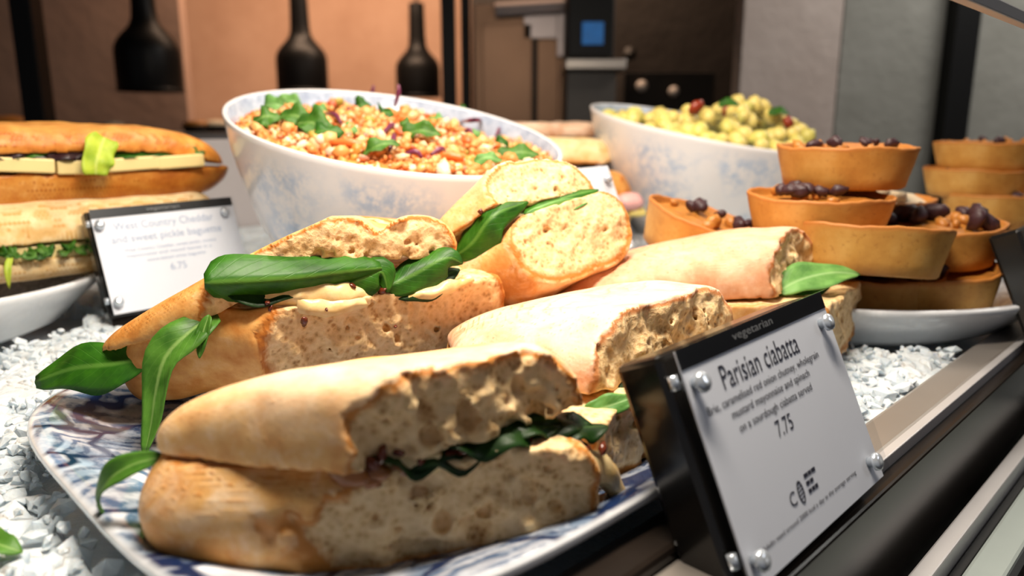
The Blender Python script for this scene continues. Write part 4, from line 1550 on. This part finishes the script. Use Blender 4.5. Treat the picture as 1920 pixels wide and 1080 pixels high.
leaf('spinach_leaf', s, M['spinach'], [vec(383, 530, .340), vec(450, 526, .346), vec(560, 520, .358), vec(660, 508, .375), vec(716, 502, .384)], 0.023, nrm=(-0.1, -1.0, 0.10), fold=-0.95, ruffle=0.05, seed=61, power=0.6, taper=(0.3, 0))
leaf('spinach_leaf', s, M['spinach_shaded'], [vec(420, 548, .350), vec(520, 540, .362), vec(640, 522, .378)], 0.020, nrm=(0, -0.8, 0.6), fold=0.2, seed=62)
leaf('spinach_leaf', s, M['spinach'], [vec(640, 540, .376), vec(680, 522, .380), vec(715, 510, .384), vec(728, 548, .384)], 0.018, nrm=(0, -0.95, 0.3), fold=-0.5, seed=63)
leaf('spinach_leaf', s, M['spinach'], [vec(722, 540, .388), vec(775, 515, .396), vec(835, 484, .404), vec(868, 494, .408)], 0.020, nrm=(-0.2, -0.95, 0.3), fold=-0.6, seed=64)
leaf('spinach_leaf', s, M['spinach_shaded'], [vec(735, 548, .392), vec(800, 530, .402), vec(862, 505, .412)], 0.020, nrm=(0, -0.8, 0.6), fold=-0.2, seed=65)
leaf('spinach_leaf', s, M['spinach'], [vec(275, 672, .352), vec(215, 682, .350), vec(140, 690, .352), vec(66, 716, .356)], 0.026, nrm=(0.2, -0.8, 0.6), fold=-0.15, seed=66, power=0.9, taper=(0.25, 0))
leaf('rocket_leaf', s, M['rocket'], [vec(404, 588, .352), vec(356, 622, .338), vec(312, 668, .330), vec(294, 732, .324), vec(284, 795, .318), vec(272, 850, .311)], 0.019, nrm=(-0.3, -1.0, 0.25), fold=0.22, seed=67, power=0.52, taper=(0.14, 0), ruffle=0.05)
leaf('rocket_leaf', s, M['rocket'], [vec(392, 590, .342), vec(380, 630, .336), vec(374, 672, .332)], 0.007, nrm=(-0.2, -1, 0.2), fold=0.2, seed=68)
for q, r in (([(500, 562, .356), (560, 556, .362), (640, 552, .372), (705, 556, .382)], .0075), ([(560, 572, .358), (620, 575, .366), (690, 570, .376)], .006), ([(770, 560, .390), (830, 545, .400), (890, 524, .410)], .0045)):
    strip('brie', s, M['brie'], [vec(*p_) for p_ in q], [r * .6, r, r, r * .5], 14, 10)
for i, (px, py, Y, r) in enumerate(((500, 568, .352, .0022), (506, 580, .352, .0018), (570, 604, .356, .0026), (716, 545, .384, .003), (655, 535, .376, .003), (612, 580, .362, .0012), (742, 612, .383, .0012))):
    V, F = blob(vec(px, py, Y + .0015), r * 0.85, 2, 330 + i, 0.35, (1.5, 0.6, 0.8))
    add('onion_relish', V, F, M['onion'], s)

# ---- S3: the one lying on top, cut side turned to the right
s = sandwich((0.02, 0.50, 0.052), 'ciabatta half leaning highest on the pile in front of the big bowl')
A3, C3 = (-0.012, 0.437), (0.072, 0.500)
fr = Frame(P(905, 432, .440), P(1112, 372, .502), P(862, 470, .462))
bread('bottom_half', s, M['ciabatta'], fr, [ext((-0.04, 0.44), A3, 0.03), (-0.048, 0.448), (-0.055, 0.50), (-0.01, 0.555), (0.05, 0.560), ext((0.06, 0.55), C3, 0.010), (0.096, 0.505)],
      0.048, 0.030, 2.6, False, [(ext(C3, A3, 0.04), ext(A3, C3, 0.04), 0.10)], seed=5, rough=0.65, pores=110, pore_r=(0.0008, 0.003), tuck=0.014)
fr = Frame(P(925, 392, .445), P(1112, 362, .500), P(832, 452, .450))
A3t, C3t = (-0.012, 0.443), (0.058, 0.500)
bread('top_half', s, M['ciabatta'], fr, [ext((-0.05, 0.448), A3t, 0.03), (-0.046, 0.446), (-0.062, 0.49), (-0.02, 0.545), (0.04, 0.555), ext((0.05, 0.55), C3t, 0.025)],
      0.031, 0.030, 2.3, True, [(ext(C3t, A3t, 0.03), ext(A3t, C3t, 0.03), -0.05)], taper=(0.75, 0.06), seed=6, rough=0.6, pores=110, pore_r=(0.0008, 0.0024))
leaf('spinach_leaf', s, M['spinach'], [vec(852, 482, .445), vec(885, 455, .440), vec(925, 405, .440), vec(990, 378, .455)], 0.024, nrm=(-0.35, -0.9, 0.25), fold=-0.55, seed=70, power=0.85)
leaf('spinach_leaf', s, M['spinach_shaded'], [vec(880, 490, .450), vec(930, 440, .452), vec(985, 400, .462)], 0.022, nrm=(0.2, -0.8, 0.6), fold=-0.25, seed=71)
leaf('spinach_leaf', s, M['spinach'], [vec(985, 408, .455), vec(1030, 380, .470), vec(1080, 365, .484), vec(1122, 356, .494)], 0.020, nrm=(0, -0.7, 0.7), fold=-0.35, seed=72)
leaf('spinach_leaf', s, M['spinach_pale'], [vec(980, 414, .456), vec(1040, 395, .468), vec(1112, 372, .486)], 0.012, nrm=(0, -0.9, 0.4), fold=0.3, seed=73)
leaf('spinach_leaf', s, M['spinach_shaded'], [vec(1010, 420, .470), vec(1060, 402, .480), vec(1110, 386, .492)], 0.020, nrm=(0, -0.8, 0.6), fold=-0.2, seed=74)
for q, r in (([(935, 428, .444), (985, 412, .456), (1010, 432, .460)], .005), ([(1060, 425, .476), (1095, 405, .486), (1130, 378, .496)], .007)):
    strip('brie', s, M['brie'], [vec(*p_) for p_ in q], [r * .7, r, r * .6], 10, 8)
for i, (px, py, Y, r) in enumerate(((1010, 410, .460, .003), (1085, 430, .478, .004), (1130, 418, .492, .002), (900, 397, .442, .002))):
    V, F = blob(vec(px, py, Y), r, 1, 350 + i, 0.3)
    add('onion_relish', V, F, M['onion'], s)

# ---- S4: floury one behind the ticket
s = sandwich((0.05, 0.37, 0.012), 'floury ciabatta half between the front one and the ticket holder')
A4, C4 = (0.034, 0.300), (0.126, 0.408)
bread('top_half', s, M['ciabatta_floury'], flat(0.0440), [ext((-0.02, 0.352), A4, 0.03), (-0.030, 0.345), (-0.035, 0.40), (0.02, 0.450), (0.08, 0.470), ext((0.08, 0.47), C4, 0.03)],
      0.032, 0.042, 2.1, True, [(ext(C4, A4, 0.03), ext(A4, C4, 0.03), 0.15)], taper=(0.6, 0.11), seed=7, rough=0.9, pores=120, pore_r=(0.0008, 0.003), lump=0.002)
A4b, C4b = (0.026, 0.266), (0.132, 0.394)
bread('bottom_half', s, M['ciabatta'], flat(0.0420), [ext((-0.03, 0.320), A4b, 0.04), (-0.030, 0.345), (-0.035, 0.40), (0.02, 0.450), (0.09, 0.475), ext((0.09, 0.47), C4b, 0.03)],
      0.030, 0.022, 3.0, False, [(ext(C4b, A4b, 0.03), ext(A4b, C4b, 0.03), 0.0)], seed=8, rough=0.8, pores=120, pore_r=(0.0008, 0.003))
leaf('spinach_leaf', s, M['spinach_pale'], [vec(1095, 776, .292), vec(1140, 762, .292), vec(1190, 745, .296)], 0.010, nrm=(0, -0.8, 0.6), fold=0.1, seed=80, taper=(0.3, 0))
leaf('spinach_leaf', s, M['spinach_shaded'], [vec(1090, 790, .296), vec(1140, 785, .298), vec(1200, 765, .304)], 0.016, nrm=(0, -0.8, 0.6), fold=-0.2, seed=81)
leaf('spinach_leaf', s, M['spinach_shaded'], [vec(1150, 740, .310), vec(1220, 700, .330), vec(1290, 660, .350)], 0.022, nrm=(0, -0.6, 0.8), fold=-0.2, seed=82)

# ---- S5: at the far right
s = sandwich((0.13, 0.51, 0.014), 'floury ciabatta half farthest right, with a spinach leaf poking out behind the ticket')
A5, C5 = (0.161, 0.452), (0.212, 0.520)
fr = Frame((0.16, 0.46, 0.052), (0.05, 0.47, 0.046), (0.15, 0.55, 0.054))
bread('top_half', s, M['ciabatta_pink_shaded'], fr, [ext((0.05, 0.452), A5, 0.035), (0.030, 0.462), (0.030, 0.530), (0.10, 0.580), (0.18, 0.575), ext((0.17, 0.56), C5, 0.025)],
      0.036, 0.040, 2.2, True, [(ext(C5, A5, 0.03), ext(A5, C5, 0.03), 0.10)], taper=(0.5, 0.12), seed=9, rough=1.0, pores=90, pore_r=(0.0008, 0.003))
A5b, C5b = (0.190, 0.440), (0.248, 0.520)
bread('bottom_half', s, M['ciabatta'], flat(0.0480), [ext((0.05, 0.452), A5b, 0.035), (0.040, 0.465), (0.040, 0.530), (0.10, 0.580), (0.21, 0.575), ext((0.21, 0.56), C5b, 0.02)],
      0.042, 0.024, 3.0, False, [(ext(C5b, A5b, 0.03), ext(A5b, C5b, 0.03), 0.0)], seed=10, rough=0.8, pores=90, pore_r=(0.0008, 0.003))
leaf('spinach_leaf', s, M['spinach_pale'], [vec(1455, 548, .470), vec(1500, 525, .475), vec(1560, 512, .485), vec(1612, 514, .495)], 0.022, nrm=(0.1, -0.6, 0.8), fold=0.1, seed=85, power=0.8)
leaf('spinach_leaf', s, M['spinach'], [vec(1450, 556, .475), vec(1500, 545, .482), vec(1560, 530, .490)], 0.020, nrm=(0, -0.7, 0.7), fold=-0.2, seed=86)

# ---- stray leaf on the ice, crumb on S4
o = leaf('rocket_leaf', None, M['rocket'], [G(-60, 1000, 0.006), G(-10, 1020, 0.010), G(42, 1036, 0.007)], 0.012, nrm=(0, -0.2, 1), fold=0.2, seed=90, n=10, m=5)
props(o, 'single green rocket leaf lying on the ice in front of the platter corner', 'leaf')

# ================================================================== baguettes at the back left
def baguette(loc, label):
    return thing('baguette_sandwich', tuple(loc), label, 'sandwich', 'filled baguettes stacked on the white plate')




def PV(px, py, v):
    """point at a pixel on the upright plane v = const of the case"""
    d, o = ray(px, py), np.array([0, 0, CAMZ])
    return o + d * (v / (d @ VD))


def cpoly(uv):
    return [tuple(case(u, v, 0)[:2]) for u, v in uv]


VF = 0.685
zu = PV(200, 322, VF)[2]
sB = baguette(case(0.15, VF + 0.035, 0.094), 'upper browned baguette with cheese slices and a yellow-green lettuce leaf')
ue = (PV(436, 320, VF + 0.02) @ UD)
bread('bottom_half', sB, M['baguette'], flat(zu), cpoly([(-0.30, VF), (ue - 0.055, VF), (ue - 0.012, VF + 0.012), (ue + 0.010, VF + 0.034), (ue - 0.012, VF + 0.058), (ue - 0.05, VF + 0.070), (-0.30, VF + 0.070)]),
      0.030, 0.026, 2.2, False, seed=20, res=0.0022, corner=9, lump=0.001)
zt_ = PV(200, 280, VF)[2]
bread('top_half', sB, M['baguette'], Frame(case(0, VF, zt_), case(0.3, VF, zt_ - 0.004), case(0, VF + 0.07, zt_ + 0.004)), cpoly([(-0.30, VF - 0.004), (ue - 0.06, VF - 0.004), (ue - 0.014, VF + 0.010), (ue + 0.008, VF + 0.034), (ue - 0.012, VF + 0.060), (ue - 0.05, VF + 0.072), (-0.30, VF + 0.072)]),
      0.022, 0.024, 2.2, True, seed=21, res=0.0022, corner=9, lump=0.002, bend=lambda X, Y: -0.20 * np.maximum(0, (X + Y) * 0.7071 + case(0, VF, 0)[0] * 0.7071 + case(0, VF, 0)[1] * 0.7071 - ue + 0.075))
for (p0, p1) in (((-60, 306), (104, 312)), ((108, 314), (196, 314)), ((186, 312), (300, 304)), ((296, 306), (384, 300))):
    a_, b_ = PV(p0[0], p0[1], VF - 0.004), PV(p1[0], p1[1], VF - 0.004)
    d_ = b_ - a_
    L_ = np.linalg.norm(d_)
    e0 = d_ / L_
    e1 = np.cross(ZD, e0)
    e1 /= np.linalg.norm(e1)
    box('cheese_slice', (a_ + b_) / 2 + e1 * 0.030, (L_ / 2, 0.030, 0.0056), M['cheddar'], sB, ax=np.stack([e0, e1, np.cross(e0, e1)]))
leaf('lettuce_leaf', sB, M['lettuce'], [PV(196, 258, VF - .006), PV(188, 280, VF - .012), PV(180, 305, VF - .016), PV(180, 328, VF - .016)], 0.024, nrm=(0.7, -0.7, 0.2), fold=0.2, seed=92, taper=(0.7, 0.5))
for i, (q, mk, w) in enumerate((([(10, 296), (50, 288), (90, 286)], 'rocket', .014), ([(205, 294), (260, 286), (330, 288)], 'spinach', .016), ([(230, 300), (290, 296), (345, 288)], 'rocket', .012),
                                ([(80, 292), (130, 284), (165, 286)], 'salad_purple', .020), ([(-30, 290), (20, 284), (60, 282)], 'salad_purple', .018), ([(320, 292), (360, 288), (385, 285)], 'spinach', .012), ([(120, 294), (140, 288), (160, 292)], 'salad_purple', .016))):
    leaf('salad_leaf', sB, M[mk], [PV(p_[0], p_[1], VF + .002) for p_ in q], w, nrm=(0.5, -0.6, 0.6), fold=0.3, ruffle=0.3, seed=100 + i, n=10, m=5)

VL = 0.678
z0_ = PV(60, 490, VL)[2]
sB = baguette(case(0.12, VL + 0.035, 0.036), 'lower pale baguette with shredded green leaves, half hidden by the bright ticket')
ul = ue - 0.01
bread('bottom_half', sB, M['baguette_pale'], flat(z0_), cpoly([(-0.30, VL), (ul - 0.03, VL), (ul, VL + 0.034), (ul - 0.03, VL + 0.068), (-0.30, VL + 0.068)]),
      max(0.012, z0_ - 0.036), 0.020, 2.6, False, seed=22, res=0.0022, corner=5, lump=0.001)
z1_ = PV(60, 458, VL)[2]
bread('top_half', sB, M['baguette_pale'], flat(z1_), cpoly([(-0.30, VL - 0.002), (ul - 0.03, VL - 0.002), (ul + 0.004, VL + 0.034), (ul - 0.03, VL + 0.070), (-0.30, VL + 0.070)]),
      0.036, 0.034, 2.2, True, seed=23, res=0.0022, corner=5, lump=0.002)
box('cheese_slice', case(-0.02, VL + 0.036, z0_ + 0.005), (0.26, 0.033, max(0.004, (z1_ - z0_) / 2)), M['cheddar'], sB, ax=CAX)
for i in range(16):
    px = -10 + i * 12 + rng.uniform(-5, 5)
    py = 478 - 0.10 * px
    leaf('rocket_leaf', sB, M['rocket' if i % 3 else 'spinach'], [PV(px, py - 4, VL + .010), PV(px + rng.uniform(-6, 20), py + rng.uniform(-6, 8), VL - .004), PV(px + rng.uniform(-10, 26), py + rng.uniform(-12, 16), VL - .006)],
         rng.uniform(.006, .012), nrm=(rng.uniform(0, .9), -0.9, 0.4), fold=0.3, ruffle=0.3, seed=120 + i, n=8, m=5)
leaf('rocket_leaf', sB, M['lettuce'], [PV(22, 478, VL - .004), PV(14, 505, VL - .012), PV(18, 542, VL - .012)], 0.005, nrm=(.6, -1, 0.2), seed=140, n=8, m=5)

# ================================================================== rolls between the bowls
t = thing('bread_loaf', (0.10, 0.99, 0.10), 'pale smooth loaf end between the two bowls, seen over the rim', 'bread')
fr = Frame(P(1090, 306, .96), P(1000, 306, .96), P(1090, 302, 1.04))
bread('loaf', t, M['baguette_pale'], fr, [(0.005, 0.945), (0.118, 0.950), (0.135, 0.985), (0.115, 1.02), (0.0, 1.03)], 0.032, 0.030, 2.3, True, seed=30, res=0.0025, corner=4)
t2 = thing('flatbread', (0.08, 1.16, 0.14), 'flat tan bread lying behind the pale loaf, below the oven', 'bread')
fr = Frame(P(1040, 258, 1.10), P(960, 258, 1.10), P(1040, 254, 1.2))
bread('loaf', t2, M['ciabatta_floury'], fr, [(-0.03, 1.09), (0.125, 1.10), (0.13, 1.18), (0.03, 1.22), (-0.04, 1.2)], 0.020, 0.012, 2.6, True, seed=31, res=0.003, corner=3)
t3 = thing('filled_roll', (0.155, 0.93, 0.02), 'small orange-brown roll with pink ham beside the second bowl', 'sandwich')
fr = Frame(P(1165, 372, .90), P(1100, 372, .90), P(1165, 366, .97))
bread('top_half', t3, M['baguette'], fr, [(0.05, 0.89), (0.128, 0.89), (0.148, 0.915), (0.140, 0.96), (0.05, 0.97)], 0.034, 0.028, 2.3, True, seed=32, res=0.0025, corner=4)
fr2 = Frame(P(1165, 388, .90), P(1100, 388, .90), P(1165, 382, .97))
bread('bottom_half', t3, M['baguette_pale'], fr2, [(0.05, 0.89), (0.132, 0.89), (0.150, 0.915), (0.142, 0.96), (0.05, 0.97)], 0.030, 0.02, 2.6, False, seed=33, res=0.0025, corner=4)
M['ham'] = plain('pink_ham', (0.86, 0.45, 0.42, 1), 0.4, vary=0.2)
V, F = blob(P(1178, 378, .895), 0.019, 2, 7, 0.1, (1, 0.8, 0.6), I3)
add('ham', V, F, M['ham'], t3)
V, F = blob(P(1195, 398, .895), 0.010, 2, 8, 0.2, (1.2, 0.8, 0.6), I3)
add('egg', V, F, M['pasta'], t3)
# supports out of sight under the breads behind the bowl
tb = thing('bread_basket', (0.06, 1.08, 0.0), 'dark low crate behind the big bowl carrying the pale loaf and flatbread', 'crate')
span('crate', -0.03, 0.12, 0.95, 1.06, 0.0, 0.10, M['case_dark'], tb)
span('crate', -0.03, 0.12, 1.07, 1.22, 0.0, 0.128, M['case_dark'], tb)
V, F = blob(P(1042, 584, 0.385), 0.0022, 2, 77, 0.25)
props(add('bread_crumb', V, F, M['brie'], None), 'tiny yellow crumb lying on top of the floury ciabatta half', 'crumb')
